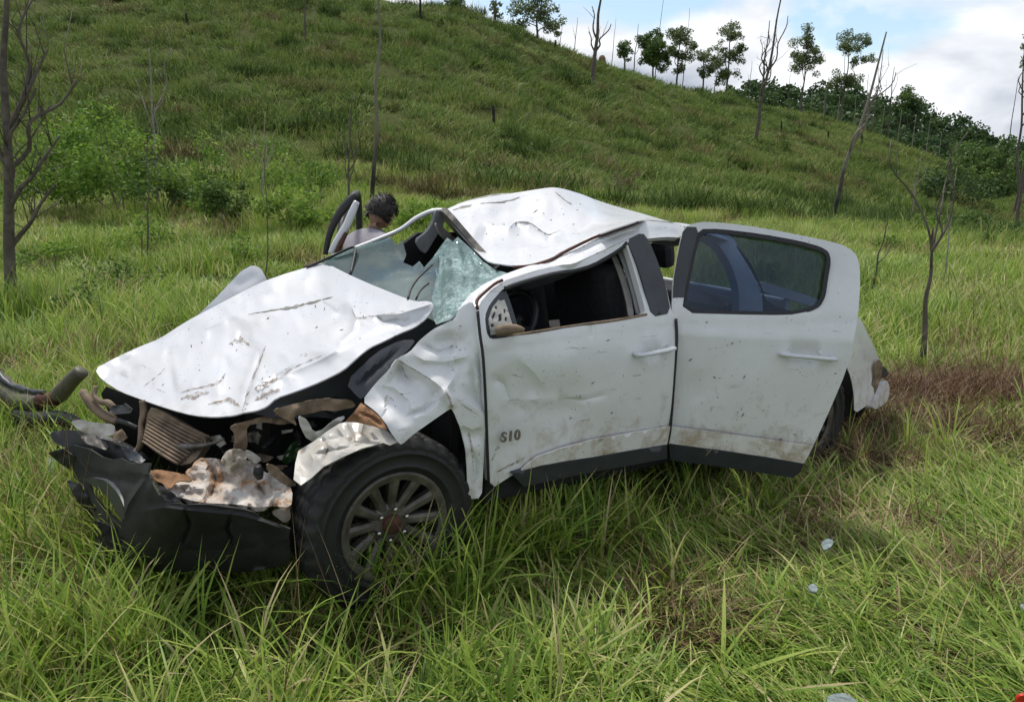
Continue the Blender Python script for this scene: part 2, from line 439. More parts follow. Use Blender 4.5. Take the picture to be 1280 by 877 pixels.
# --- near turf: half metre patches on a lattice
short = tuft_collection('turf', mats['grass'], 9, n=560, length=0.165, width=0.0088, spread=0.29, lean=0.75, curl=1.0, seg=4, dryfrac=0.17, square=True, clump=.45)
combed = tuft_collection('combed_turf', mats['grass'], 9, n=560, length=0.215, width=0.0092, spread=0.29, lean=1.12, curl=0.55, seg=4, lean_dir=0.0, dirvar=0.75, dryfrac=0.17, square=True, clump=.4)
thin = tuft_collection('thin_turf', mats['grass'], 6, n=230, length=0.15, width=0.0075, spread=0.29, lean=0.6, curl=1.1, seg=4, dryfrac=0.2, square=True, clump=.5)
strawp = tuft_collection('straw_mat', mats['dry'], 6, n=300, length=0.26, width=0.0055, spread=0.29, lean=1.15, curl=0.6, seg=4, tints=(0.05, 0.95), square=True, clump=.35)
broad = tuft_collection('broad_blades', mats['grass'], 8, n=12, length=0.34, width=0.0155, spread=0.10, lean=1.0, curl=0.7, seg=5, dryfrac=0.2)
long_ = tuft_collection('long_grass', mats['grass'], 8, n=22, length=0.42, width=0.0115, spread=0.09, lean=0.32, curl=1.0, seg=5, dryfrac=0.10)
straw = tuft_collection('dead_grass', mats['dry'], 8, n=30, length=0.24, width=0.0045, spread=0.13, lean=1.05, curl=0.7, seg=4, tints=(0.05, 0.95))
stalk = tuft_collection('straw_stalks', mats['dry'], 6, n=5, length=0.55, width=0.0035, spread=0.12, lean=0.55, curl=0.5, seg=5, tints=(0.35, 0.95))

x, y = grid_points(0.40, 0.9, 9.5, -54, 52)
sm = soil_mask(x, y); left = x / np.maximum(y, .1); it = in_truck(x, y, -.05)
cz = (left > 0.08 + 0.15 * vnoise(x * .9, y * .9)) & (y < 5.5) & ~in_truck(x, y, .25)
soil = (sm > .30 + .2 * vnoise(x * 3, y * 3))
a_ = cz & ~soil; b_ = ~cz & ~soil & ~it; c_ = soil | it
put('combed_grass', combed, x[a_], y[a_], .85, 1.15, 'green grass flattened and combed to one side on the right of the foreground', mats['grass'], dirz=R(150), dirvar=0.6, tilt=.06)
put('short_grass', short, x[b_], y[b_], .8, 1.3, 'short green grass covering the ground all around the wreck', mats['grass'], tilt=.06)
put('trampled_grass', thin, x[c_], y[c_], .8, 1.1, 'thin trampled grass under the truck and on torn ground', mats['grass'], tilt=.05)
d_ = soil & ~it
put('straw_mat', strawp, x[d_], y[d_], .8, 1.2, 'brown dead grass lying in torn up patches', mats['dry'], tilt=.05)
x, y = ring_points(2600, 1.3, 9.5, power=0.9); left = x / y; sm = soil_mask(x, y)
prob = np.clip(0.26 - 1.1 * left + 0.35 * vnoise(x * 1.3 + 9, y * 1.3), 0.03, 1.0) * (1 - .6 * sm)
prob = np.where((y < 3.8) & (left > -.35), prob * .22, prob) * (1 - .9 * np.clip(sm * 1.6, 0, 1))
k_ = (rng.random(len(x)) < prob) & ~in_truck(x, y, .12)
put('long_grass', long_, x[k_], y[k_], .55, 1.1, 'tall broad bladed grass standing beside the truck and on the left', mats['grass'])
CL = []   # clumps of taller grass leaning on the truck: photo column, row of the roots, distance, spread, count
for (px, py, Yd, sx, sy, n_) in ((400, 760, 3.02, .16, .07, 9), (470, 775, 2.95, .18, .07, 12), (540, 765, 3.02, .16, .08, 12), (600, 720, 3.25, .14, .08, 16), (640, 690, 3.42, .16, .10, 22), (700, 680, 3.50, .20, .12, 26), (750, 670, 3.62, .14, .10, 14), (260, 745, 3.12, .25, .08, 9), (170, 735, 3.22, .22, .10, 10), (90, 720, 3.35, .25, .15, 14), (40, 640, 3.9, .25, .2, 10), (1120, 560, 4.9, .15, .08, 7), (300, 742, 3.12, .22, .06, 9), (220, 740, 3.15, .15, .06, 9), (60, 800, 2.75, .2, .15, 12), (30, 850, 2.5, .2, .12, 10), (120, 860, 2.45, .2, .1, 8), (15, 560, 4.6, .25, .25, 12), (20, 430, 7.6, .6, .5, 34), (90, 460, 6.6, .4, .3, 26), (150, 420, 8.0, .6, .4, 26), (40, 480, 6.0, .3, .3, 20), (230, 390, 8.6, .6, .4, 20), (880, 620, 4.0, .3, .06, 6)):
    c = at(px, py, Yd); CL += [(c[0] + rng.normal(0, sx), c[1] + rng.normal(0, sy)) for _ in range(n_)]
CL += [tuple(at(px, py, Yd)[:2] + rng.normal(0, sd, 2)) for px, py, Yd, sd, n_ in ((60, 620, 4.1, .16, 14), (110, 690, 3.5, .12, 14), (30, 520, 5.2, .2, 14), (180, 715, 3.35, .10, 10)) for _ in range(n_)]
CL = np.array(CL)
put('clump_grass', long_, CL[:, 0], CL[:, 1], .55, 1.1, 'taller grass clumps growing up against the wheel and the sill', mats['grass'], tilt=.2)
brush = tuft_collection('brush', grass_mat('red brown dead brush', [(0, (.035, .016, .010)), (.4, (.095, .048, .030)), (.75, (.19, .11, .07)), (1, (.36, .25, .15))], spec=.1, trans=.15), 6, n=60, length=0.30, width=0.0045, spread=0.17, lean=0.85, curl=0.9, seg=4, tints=(0, 1))
CB = np.concatenate([np.array([at(px, py, Yd)[:2]]) + rng.normal(0, 1, (n_, 2)) * np.array([sx, sy]) for px, py, Yd, sx, sy, n_ in ((1180, 495, 6.4, .6, .26, 90), (1260, 500, 6.3, .4, .25, 60), (1120, 545, 5.5, .25, .15, 16), (1075, 590, 4.6, .16, .10, 10), (1200, 560, 5.2, .35, .10, 14), (170, 705, 3.42, .12, .07, 10), (60, 545, 4.9, .25, .2, 14), (700, 665, 3.62, .12, .05, 8), (30, 430, 7.8, .5, .3, 16))])
put('dead_brush', brush, CB[:, 0], CB[:, 1], .7, 1.35, 'reddish brown dead brush behind the truck bed and in front of the bumper', brush.objects[0].data.materials[0], tilt=.3)
CD = np.concatenate([np.array([at(px, py, Yd)[:2]]) + rng.normal(0, 1, (n_, 2)) * np.array([sx, sy]) for px, py, Yd, sx, sy, n_ in ((1180, 490, 6.5, .7, .25, 60), (1120, 540, 5.4, .35, .2, 30), (1060, 600, 4.4, .3, .1, 14), (840, 790, 2.95, .12, .08, 8), (1265, 770, 3.15, .12, .1, 8), (1110, 695, 3.75, .3, .08, 10), (720, 665, 3.6, .14, .08, 16), (690, 690, 3.45, .14, .08, 10), (190, 700, 3.45, .2, .1, 14), (110, 640, 3.8, .2, .2, 14), (1160, 520, 5.9, .6, .2, 30), (1090, 570, 4.8, .3, .2, 20), (1250, 520, 5.9, .5, .2, 24), (60, 560, 4.7, .3, .3, 16))])
put('clump_straw', straw, CD[:, 0], CD[:, 1], .8, 1.4, 'heaps of brown straw against the wreck', mats['dry'], tilt=.35)
x, y = ring_points(800, 1.25, 8, power=0.9); sm = soil_mask(x, y)
k_ = ~in_truck(x, y, .05) & (rng.random(len(x)) > sm)
put('broad_grass', broad, x[k_], y[k_], .5, 1.05, 'broad bladed grass bending over among the finer grass', mats['grass'], tilt=.25)
x, y = ring_points(3200, 1.2, 10, power=0.9); sm = soil_mask(x, y)
k_ = (rng.random(len(x)) < np.clip(0.09 + 0.35 * sm + 0.12 * vnoise(x * 1.1, y * 1.1 + 4), .02, 1)) & ~in_truck(x, y, -.1)
put('dead_grass', straw, x[k_], y[k_], .6, 1.2, 'loose brown straw tufts scattered through the green grass', mats['dry'])
x, y = ring_points(900, 1.4, 10, power=1.0); left = x / y
k_ = (rng.random(len(x)) < np.clip(0.22 - .8 * left, .05, 1)) & ~in_truck(x, y, .1)
ex_ = np.concatenate([np.array([at(px, py, Yd)[:2]]) + rng.normal(0, 1, (n_, 2)) * .13 for px, py, Yd, n_ in ((130, 715, 3.3, 12), (80, 690, 3.5, 12), (200, 730, 3.2, 8), (40, 640, 3.9, 10), (30, 760, 2.95, 10))])
x = np.concatenate([x[k_], ex_[:, 0]]); y = np.concatenate([y[k_], ex_[:, 1]]); k_ = np.ones(len(x), bool)
put('straw_stalks', stalk, x[k_], y[k_], .6, 1.15, 'thin dry straw stalks poking out of the grass', mats['dry'])
# --- middle distance
mid = tuft_collection('meadow', mats['grass'], 9, n=620, length=0.40, width=0.014, spread=0.75, lean=0.38, curl=0.9, seg=3, dryfrac=0.12, tints=(0.0, .75), square=True, clump=.55)
x, y = grid_points(1.05, 9.0, 31, -56, 52)
k_ = ~in_truck(x, y, .3)
put('meadow_grass', mid, x[k_], y[k_], .85, 1.2, 'knee high meadow grass behind the truck up to the foot of the hill', mats['grass'], zs=(.8 + .4 * vnoise(x[k_] * .5, y[k_] * .5)), tilt=.06)
midd = tuft_collection('meadow_dry', mats['dry'], 6, n=24, length=0.45, width=0.010, spread=0.3, lean=0.5, curl=0.7, seg=3, tints=(.15, .95))
x, y = ring_points(2600, 8, 32, -40, 40, power=0.9)
k_ = ~in_truck(x, y, .3) & (vnoise(x * .55 + 3, y * .55) > 0.18)
put('meadow_dry_grass', midd, x[k_], y[k_], .6, 1.2, 'dry straw coloured grass mixed into the meadow', mats['dry'])
# --- hillside tussocks
tus = tuft_collection('tussock', mats['hill'], 10, n=420, length=0.62, width=0.045, spread=1.9, lean=0.55, curl=0.9, seg=3, dryfrac=.06, tints=(0.0, .8), square=True, clump=.72)
x, y = grid_points(2.7, 27, 122, -56, 50)
q = vnoise(x * .16, y * .3) + .5 * vnoise(x * .5 + 7, y * .7)
put('hillside_grass', tus, x, y, .85, 1.2, 'tussocky green grass covering the whole hillside', mats['hill'], zs=(.85 + .3 * q), slope=True)
tusd = tuft_collection('tussock_dry', grass_mat('brown tussock grass', [(0, (.07, .065, .03)), (.5, (.16, .145, .06)), (1, (.26, .23, .10))], spec=.05, trans=.2), 6, n=60, length=0.6, width=0.035, spread=0.55, lean=0.6, curl=0.9, seg=3, tints=(0, 1))
tusg = tuft_collection('tussock_dark', grass_mat('dark green tussock grass', [(0, (.030, .055, .016)), (.5, (.065, .110, .026)), (1, (.13, .18, .05))], spec=.04, trans=.25), 6, n=70, length=0.7, width=0.04, spread=0.6, lean=0.5, curl=0.8, seg=3, tints=(0, 1))
x, y = ring_points(9000, 26, 110, -44, 42, power=1.15)
k_ = (vnoise(x * .20 + 51, y * .42 + 25) + .7 * vnoise(x * .7 + 3, y * .9 + 41)) > .55
put('hillside_dark_grass', tusg, x[k_], y[k_], .6, 1.3, 'darker green tussocks in bands across the hillside', tusg.objects[0].data.materials[0])
x, y = ring_points(6000, 26, 110, -39, 39, power=1.15)
k_ = (vnoise(x * .17 + 31, y * .35 + 5) + .6 * vnoise(x * .6, y * .8 + 11)) > .68
put('hillside_dead_grass', tusd, x[k_], y[k_], .7, 1.4, 'brownish dead tussocks in patches on the hillside', tusd.objects[0].data.materials[0])
# ------------------------------------------------------------------ wrecked pickup
truck = empty('pickup_truck')
truck.matrix_world = Matrix.Translation(Vector(TT)) @ Matrix(TM.tolist()).to_4x4()
tag(truck, 'wrecked white double cab pickup with crushed roof and open rear door in the grass', 'pickup truck')
CAMT = TM.T @ (np.array([0, 0, CAMH]) - TT)          # camera position in the truck's own axes
def tdir(px, py): return pix_dir(px, py) @ TM         # photo ray in the truck's axes (x rearward, y to the right side, z up)
def PY(px, py, y):
    d = tdir(px, py); t = (np.asarray(y, float) - CAMT[1]) / d[..., 1]
    return CAMT + d * t[..., None] if np.ndim(t) else CAMT + d * t

def tps(ctrl):
    c = np.array(ctrl, float); p = c[:, :2] / 100; v = c[:, 2]
    n = len(p); r = np.linalg.norm(p[:, None] - p[None], axis=-1)
    K = np.where(r > 0, r * r * np.log(np.maximum(r, 1e-9)), 0) + 1e-4 * np.eye(n)
    if n < 3: return lambda x, y: np.full(np.shape(x), v.mean())
    Pm = np.concatenate([np.ones((n, 1)), p], 1)
    Am = np.block([[K, Pm], [Pm.T, np.zeros((3, 3))]])
    sol = np.linalg.lstsq(Am, np.concatenate([v, np.zeros(3)]), rcond=None)[0]
    def f(x, y):
        q = np.stack([np.asarray(x, float), np.asarray(y, float)], -1) / 100
        rr = np.linalg.norm(q[..., None, :] - p, axis=-1)
        return (np.where(rr > 0, rr * rr * np.log(np.maximum(rr, 1e-9)), 0) @ sol[:n]) + sol[n] + q @ sol[n + 1:]
    return f

def chaikin(poly, it):
    p = np.array(poly, float)
    for _ in range(it):
        q = np.roll(p, -1, 0); p = np.stack([.8 * p + .2 * q, .2 * p + .8 * q], 1).reshape(-1, 2)
    return p
def resample(poly, step):
    out = []
    for a, b in zip(poly, np.roll(poly, -1, 0)):
        m = max(1, int(round(np.linalg.norm(b - a) / step)))
        out += [a + (b - a) * k / m for k in range(m)]
    return np.array(out)
def inside(poly, q):
    x, y = q[:, 0], q[:, 1]; r = np.zeros(len(q), bool)
    for (x1, y1), (x2, y2) in zip(poly, np.roll(poly, -1, 0)):
        c = ((y1 > y) != (y2 > y)) & (x < (x2 - x1) * (y - y1) / ((y2 - y1) if y2 != y1 else 1e-9) + x1)
        r ^= c
    return r
def seg_dist(q, line):
    """distance and signed side to a polyline"""
    best = np.full(len(q), 1e9); side = np.zeros(len(q)); along = np.zeros(len(q)); line = np.array(line, float)
    sg = np.diff(line, axis=0); ln_ = np.linalg.norm(sg, axis=1); tot = ln_.sum(); acc = 0; nn = np.stack([-sg[:, 1], sg[:, 0]], 1) / ln_[:, None]
    for i, (a, b) in enumerate(zip(line[:-1], line[1:])):
        ab = b - a; l = ln_[i]; t0 = ((q - a) @ ab) / (l * l); t = np.clip(t0, 0, 1)
        d = np.linalg.norm(q - (a + t[:, None] * ab), axis=1); s = (q - a) @ nn[i]
        if i > 0: s = np.where(t0 < 0, (q - a) @ (nn[i] + nn[i - 1]), s)            # at a bend use the bisector
        if i < len(sg) - 1: s = np.where(t0 > 1, (q - b) @ (nn[i] + nn[i + 1]), s)
        m = d < best - 1e-9; best = np.where(m, d, best); side = np.where(m, np.sign(s), side); along = np.where(m, (acc + t * l) / tot, along); acc += l
    return best, side, along
def crease_off(q, creases):
    o = np.zeros(len(q))
    for c in creases:
        kind, line, w, dep = c[:4]
        d, s, al = seg_dist(q, line); fade = np.clip(np.minimum(al, 1 - al) * 4, 0, 1)
        if len(c) > 4: fade = np.clip(np.minimum(al, 1 - al) * 10, 0, 1)
        if kind == 'v': o += dep * fade * np.maximum(0, 1 - d / w) ** 1.4          # sharp valley (+) or ridge (-)
        elif kind == 'g': o += dep * fade * np.exp(-(d / w) ** 2)                  # soft dent
        elif kind == 's': o += .55 * dep * fade * np.where(s > 0, (d / w) * np.exp(1 - d / w) * np.clip(1.25 - d / (1.7 * w), 0, 1), 0)   # fold: one side falls away from a sharp line
    return o

def tri_region(outline, holes, step, soft, folds=()):
    ol = resample(chaikin(outline, soft), step); hs = [resample(chaikin(h, soft), step * .8) for h in holes]
    mn, mx = ol.min(0), ol.max(0)
    gx = np.arange(mn[0], mx[0] + step, step); gy = np.arange(mn[1], mx[1] + step, step * .87)
    G = np.array([(a + (step / 2 if j % 2 else 0), b) for j, b in enumerate(gy) for a in gx])
    G = G + rng.normal(0, step * .06, G.shape)
    bd = np.full(len(G), 1e9)
    for p in [ol] + hs:
        for a in p: bd = np.minimum(bd, np.hypot(*(G - a).T))
    k = inside(ol, G) & (bd > step * .6)
    for h in hs: k &= ~inside(h, G)
    G = G[k]
    V = [Vector(v) for v in ol]; E = [(i, (i + 1) % len(ol)) for i in range(len(ol))]
    for h in hs:
        b = len(V); V += [Vector(v) for v in h]; E += [(b + i, b + (i + 1) % len(h)) for i in range(len(h))]
    for ln in folds:                       # mesh edges run along every fold so that it stays sharp
        ln = np.array(ln, float); q = []
        for a, b in zip(ln[:-1], ln[1:]):
            m_ = max(1, int(round(np.linalg.norm(b - a) / step))); q += [a + (b - a) * k / m_ for k in range(m_)]
        q = np.array(q + [ln[-1]]); ok = inside(ol, q)
        for h in hs: ok &= ~inside(h, q)
        for p in [ol] + hs: ok &= np.min(np.linalg.norm(q[:, None] - p[None], axis=-1), axis=1) > step * .35
        G = G[np.min(np.linalg.norm(G[:, None] - q[None], axis=-1), axis=1) > step * .55]; b0 = len(V); V += [Vector(v) for v in q[ok]]
        im = np.cumsum(ok) - 1 + b0; E += [(int(im[i]), int(im[i + 1])) for i in range(len(q) - 1) if ok[i] and ok[i + 1]]
    V += [Vector(v) for v in G]
    v2, _, f2, *_ = delaunay_2d_cdt(V, E, [], 0, 1e-4)
    v2 = np.array([tuple(v) for v in v2]); f2 = np.array([f for f in f2 if len(f) == 3])
    c = v2[f2].mean(1); k = inside(ol, c)
    for h in hs: k &= ~inside(h, c)
    return v2, f2[k]

me_front = [0]
def thicken(P, F, thick, cam_pt):
    """close a sheet into a thin solid; front faces look towards the photographer's side"""
    n = np.cross(P[F[:, 1]] - P[F[:, 0]], P[F[:, 2]] - P[F[:, 0]])
    if (n * (cam_pt - P[F].mean(1))).sum() < 0: F = F[:, ::-1]; n = -n
    vn = np.zeros_like(P)
    for i in range(3): np.add.at(vn, F[:, i], n)
    vn /= np.maximum(np.linalg.norm(vn, axis=1, keepdims=True), 1e-12)
    e = np.concatenate([F[:, [0, 1]], F[:, [1, 2]], F[:, [2, 0]]]); key = set(map(tuple, e)); N = len(P)
    bd = [(a, b) for a, b in map(tuple, e) if (b, a) not in key]
    Q = P - vn * thick; bv = sorted({a for a, _ in bd} | {b for _, b in bd}); ix = {v: 2 * N + i for i, v in enumerate(bv)}; nb = len(bv)
    V = np.concatenate([P, Q, P[bv], Q[bv]])            # the cut edge has its own vertices so that it stays crisp
    Fs = np.concatenate([F, F[:, ::-1] + N, np.array([(ix[b], ix[a], ix[a] + nb) for a, b in bd]), np.array([(ix[b], ix[a] + nb, ix[b] + nb) for a, b in bd])])
    me_front[0] = N
    return V, Fs

FRONT = {}
def panel(name, outline, ctrl, mat, parent=truck, holes=(), step=5, creases=(), crumple=0.0, cscale=45, thick=0.004, soft=1, base=PY, seed=0, tear=0.0):
    """sheet metal panel: outline traced over the photo, lateral position of each spot (metres from the centre line) in ctrl"""
    outl = np.array(outline, float)
    v2, F = tri_region(outl, holes, step, soft, [c[1] for c in creases if c[0] in 'sv'])
    f = tps(ctrl) if not np.isscalar(ctrl) else (lambda x, y: np.full(np.shape(x), float(ctrl)))
    P = base(v2[:, 0], v2[:, 1], f(v2[:, 0], v2[:, 1]))
    off = crease_off(v2, creases)
    if crumple:
        qx, qy = v2[:, 0] / cscale + seed * 7.7, v2[:, 1] / cscale + seed * 3.1
        sa = lambda v: np.sqrt(v * v + .015); off = off + crumple * (sa(fbm(qx, qy, 3)) - .4) + crumple * .6 * sa(vnoise(qx * .6 + qy * .5, qy * .9 - qx * .4))
    d = tdir(v2[:, 0], v2[:, 1]); d /= np.linalg.norm(d, axis=1, keepdims=True)
    P = P + d * off[:, None]
    V, Fs = thicken(P, F, thick, CAMT)
    o = fast_mesh(name, V, Fs, mat, parent, smooth=True); FRONT[o.name] = me_front[0]
    if creases: o.data.set_sharp_from_angle(angle=R(24))
    return o

def lathe(profile, n=48, axis='y'):
    """profile [(radius, offset)] turned round the y axis"""
    V, F = [], []
    for i in range(n):
        a = 2 * math.pi * i / n
        for r, o in profile: V.append((r * math.cos(a), o, r * math.sin(a)))
    m = len(profile)
    for i in range(n):
        for j in range(m - 1): F.append((i * m + j, i * m + j + 1, ((i + 1) % n) * m + j + 1, ((i + 1) % n) * m + j))
    return np.array(V), F
def tube_vf(pts, rad, n=8, caps=True, flat=1.0):
    pts = np.array(pts, float); m = len(pts); rad = np.full(m, rad) if np.isscalar(rad) else np.array(rad, float)
    V, F = [], []
    tan = np.gradient(pts, axis=0); tan /= np.maximum(np.linalg.norm(tan, axis=1, keepdims=True), 1e-9)
    up = np.array([0, 0, 1.0]) if abs(tan[0][2]) < .9 else np.array([1.0, 0, 0])
    for i in range(m):
        s = np.cross(tan[i], up); s /= max(np.linalg.norm(s), 1e-9); u = np.cross(s, tan[i]); up = u
        for k in range(n):
            a = 2 * math.pi * k / n; V.append(pts[i] + rad[i] * (math.cos(a) * s + flat * math.sin(a) * u))
    for i in range(m - 1):
        for k in range(n): F.append((i * n + k, i * n + (k + 1) % n, (i + 1) * n + (k + 1) % n, (i + 1) * n + k))
    if caps: F += [tuple(range(n))[::-1], tuple((m - 1) * n + k for k in range(n))]
    return V, F
def smooth_line(pts, k=5):
    p = np.array(pts, float); out = []
    for i in range(len(p) - 1):
        a, b, c, d = p[max(i - 1, 0)], p[i], p[i + 1], p[min(i + 2, len(p) - 1)]
        for j in range(k):
            t = j / k; out.append(.5 * (2 * b + (c - a) * t + (2 * a - 5 * b + 4 * c - d) * t * t + (3 * b - a - 3 * c + d) * t ** 3))
    out.append(p[-1]); return np.array(out)
def tube(name, pts, rad, mat, parent=truck, n=8, k=4, flat=1.0):
    p = smooth_line(pts, k) if k > 1 else np.array(pts, float)
    if not np.isscalar(rad): rad = np.interp(np.linspace(0, 1, len(p)), np.linspace(0, 1, len(rad)), rad)
    V, F = tube_vf(p, rad, n, flat=flat); return mesh(name, V, F, mat, parent)
def box_vf(c, s, bev=0.012, rot=None):
    bm = bmesh.new(); bmesh.ops.create_cube(bm, size=1.0)
    for v in bm.verts: v.co = Vector((v.co.x * s[0], v.co.y * s[1], v.co.z * s[2]))
    if bev: bmesh.ops.bevel(bm, geom=list(bm.edges), offset=bev, segments=2, affect='EDGES', profile=.6)
    if rot is not None: bmesh.ops.rotate(bm, verts=bm.verts, cent=(0, 0, 0), matrix=Euler(rot).to_matrix())
    V = [tuple(v.co + Vector(c)) for v in bm.verts]; bm.verts.index_update(); F = [tuple(v.index for v in f.verts) for f in bm.faces]; bm.free()
    return V, F
def box(name, c, s, mat, parent=truck, bev=0.012, rot=None, smooth=False):
    V, F = box_vf(c, s, bev, rot); return mesh(name, V, F, mat, parent, smooth=smooth)

# ---- materials
def paint_mat(name, mud=1.0, base=(0.74, 0.75, 0.77)):
    m, nt, b = mat_new(name)
    L = nt.links
    tc = nt.nodes.new('ShaderNodeTexCoord'); sep = nt.nodes.new('ShaderNodeSeparateXYZ'); L.new(tc.outputs['Object'], sep.inputs[0])
    film = noise_tex(nt, 3.2, 7, 0.68)
    c = mix_col(nt, ramp(nt, film, [(0.40, (0, 0, 0)), (0.80, (.55 * mud,) * 3)]), base, (0.50, 0.47, 0.41))
    # rust brown mud splashes, thicker low on the body
    low = nt.nodes.new('ShaderNodeMapRange'); low.inputs['From Min'].default_value = 1.15; low.inputs['From Max'].default_value = 0.35
    low.inputs['To Min'].default_value = -0.13; low.inputs['To Max'].default_value = 0.16; L.new(sep.outputs[2], low.inputs[0])
    spl = noise_tex(nt, 9.0, 8, 0.72, dist=.3)
    ad = nt.nodes.new('ShaderNodeMath'); ad.operation = 'ADD'; L.new(spl, ad.inputs[0]); L.new(low.outputs[0], ad.inputs[1])
    c = mix_col(nt, ramp(nt, ad.outputs[0], [(0.56, (0, 0, 0)), (0.74, (.75 * mud,) * 3)]), c, (0.33, 0.235, 0.14))
    # fine specks
    sp = noise_tex(nt, 60, 3, 0.6); sp2 = noise_tex(nt, 5, 4, .6)
    mu = nt.nodes.new('ShaderNodeMath'); mu.operation = 'MULTIPLY'; L.new(ramp(nt, sp, [(0.66, (0, 0, 0)), (0.70, (1, 1, 1))]), mu.inputs[0]); L.new(ramp(nt, sp2, [(0.46, (0, 0, 0)), (0.6, (.85, .85, .85))]), mu.inputs[1])
    c = mix_col(nt, mu.outputs[0], c, (0.09, 0.065, 0.045))
    # long thin scratches
    scr = noise_tex(nt, 5.0, 6, 0.65, stretch=(1.0, 1.6, 9.0), dist=.6)
    c = mix_col(nt, ramp(nt, scr, [(0.668, (0, 0, 0)), (0.678, (.8, .8, .8)), (0.690, (.8, .8, .8)), (.70, (0, 0, 0))]), c, (0.30, 0.26, 0.22))
    L.new(c, b.inputs['Base Color'])
    b.inputs['Roughness'].default_value = 0.38
    L.new(ramp(nt, film, [(0.35, (0.24,) * 3), (0.75, (0.55,) * 3)]), b.inputs['Roughness'])
    b.inputs['Coat Weight'].default_value = 0.35; b.inputs['Coat Roughness'].default_value = 0.15
    bump(nt, b, noise_tex(nt, 16, 4, .6), 0.10, 0.012)
    return m
M = mats
M['paint'] = paint_mat('dirty white paint', 0.65, (0.73, 0.735, 0.74))
M['paint_top'] = paint_mat('scratched white greyed against sun', 0.55, (0.60, 0.61, 0.63))  # same truck white, base colour lowered to offset strong sun on top surfaces
def dull(m):
    b = m.node_tree.nodes['Principled BSDF']; b.inputs['Coat Weight'].default_value = 0; b.inputs['Specular IOR Level'].default_value = .2; return m
M['band'] = paint_mat('muddy white sill paint', 1.0, (0.72, 0.71, 0.68))
M['torn'] = paint_mat('torn scraped white metal', 1.5, (0.50, 0.48, 0.44)); dull(M['torn'])
M['black'] = simple('black plastic', (0.014, 0.0145, 0.016), 0.5, 0, 0.35, 12, .1)
M['trim'] = simple('grey black trim plastic', (0.040, 0.045, 0.052), 0.45, 0, 0.2, 9, .08)
M['bumper'] = simple('scuffed black bumper plastic', (0.010, 0.0102, 0.011), 0.7, 0, 0.8, 9, .2)
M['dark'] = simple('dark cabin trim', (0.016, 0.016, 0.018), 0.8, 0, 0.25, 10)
M['seat'] = simple('dark seat cloth', (0.022, 0.022, 0.025), 0.9, 0, 0.3, 40, .3)
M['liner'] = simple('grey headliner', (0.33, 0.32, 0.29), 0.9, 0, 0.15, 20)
M['greymetal'] = simple('grey pillar trim', (0.30, 0.31, 0.31), 0.6, 0, 0.2, 12)
M['rubber'] = simple('black rubber seal', (0.014, 0.014, 0.015), 0.55, 0, 0.2, 30)
M['rust'] = simple('rusty brown foam and soil', (0.24, 0.125, 0.06), 0.9, 0, 0.6, 16, .8)
M['foam'] = simple('muddy torn bumper foam', (0.50, 0.42, 0.34), 0.85, 0, 0.5, 11, .7)
M['steel'] = simple('dirty grey steel', (0.16, 0.145, 0.125), 0.55, 0.4, 0.5, 14, .4)
M['tan'] = simple('mud coated brown metal', (0.20, 0.145, 0.095), 0.75, 0.1, 0.45, 15, .5)
M['under'] = simple('black underbody', (0.012, 0.012, 0.012), 0.9, 0, 0.3, 10)
def foam_mat():
    m, nt, b = mat_new('white crushed foam stained orange')
    f = noise_tex(nt, 9, 7, .7, dist=.6)
    nt.links.new(ramp(nt, f, [(0.30, (0.16, 0.075, 0.03)), (0.39, (0.36, 0.20, 0.10)), (0.46, (0.46, 0.38, 0.31)), (0.62, (0.60, 0.57, 0.53))]), b.inputs['Base Color'])
    b.inputs['Roughness'].default_value = 0.8; bump(nt, b, noise_tex(nt, 30, 6, .7), .6, .01)
    return m
M['stain'] = foam_mat()
def tyre_mat():
    m, nt, b = mat_new('worn dusty tyre rubber')
    f = noise_tex(nt, 6, 6, .65)
    nt.links.new(ramp(nt, f, [(0.35, (0.008, 0.008, 0.009)), (0.62, (0.016, 0.016, 0.016)), (0.82, (0.060, 0.044, 0.030))]), b.inputs['Base Color'])
    b.inputs['Roughness'].default_value = 0.62; bump(nt, b, noise_tex(nt, 55, 4, .6), .25, .004)
    return m
M['tyre'] = tyre_mat()
M['rim'] = simple('brake dusted grey alloy', (0.105, 0.093, 0.080), 0.45, 0.35, 0.6, 11, .3)
M['hub'] = simple('rusty hub', (0.085, 0.032, 0.022), 0.7, 0.3, 0.4, 30, .3)
M['chrome'] = simple('dull chrome', (0.55, 0.53, 0.50), 0.25, 1.0, 0.2, 20)
M['badge'] = simple('dirty badge metal', (0.20, 0.175, 0.14), 0.45, 0.35, 0.5, 60)
def tint_glass():
    m, nt, b = mat_new('tinted window glass'); nt.nodes.remove(b)
    t = nt.nodes.new('ShaderNodeBsdfTransparent'); t.inputs[0].default_value = (0.34, 0.40, 0.50, 1)
    g = nt.nodes.new('ShaderNodeBsdfGlossy'); g.inputs['Roughness'].default_value = 0.12; g.inputs[0].default_value = (.85, .92, 1, 1)
    d = nt.nodes.new('ShaderNodeBsdfDiffuse')
    nt.links.new(ramp(nt, noise_tex(nt, 14, 6, .7), [(.45, (0.03, 0.035, 0.04)), (.8, (.16, .15, .14))]), d.inputs[0])
    fr = nt.nodes.new('ShaderNodeFresnel'); fr.inputs[0].default_value = 1.55
    a = nt.nodes.new('ShaderNodeMixShader'); nt.links.new(fr.outputs[0], a.inputs[0]); nt.links.new(t.outputs[0], a.inputs[1]); nt.links.new(g.outputs[0], a.inputs[2])
    c = nt.nodes.new('ShaderNodeMixShader'); c.inputs[0].default_value = 0.10; nt.links.new(a.outputs[0], c.inputs[1]); nt.links.new(d.outputs[0], c.inputs[2])
    nt.links.new(c.outputs[0], nt.nodes['Material Output'].inputs[0]); return m
M['tint'] = tint_glass()
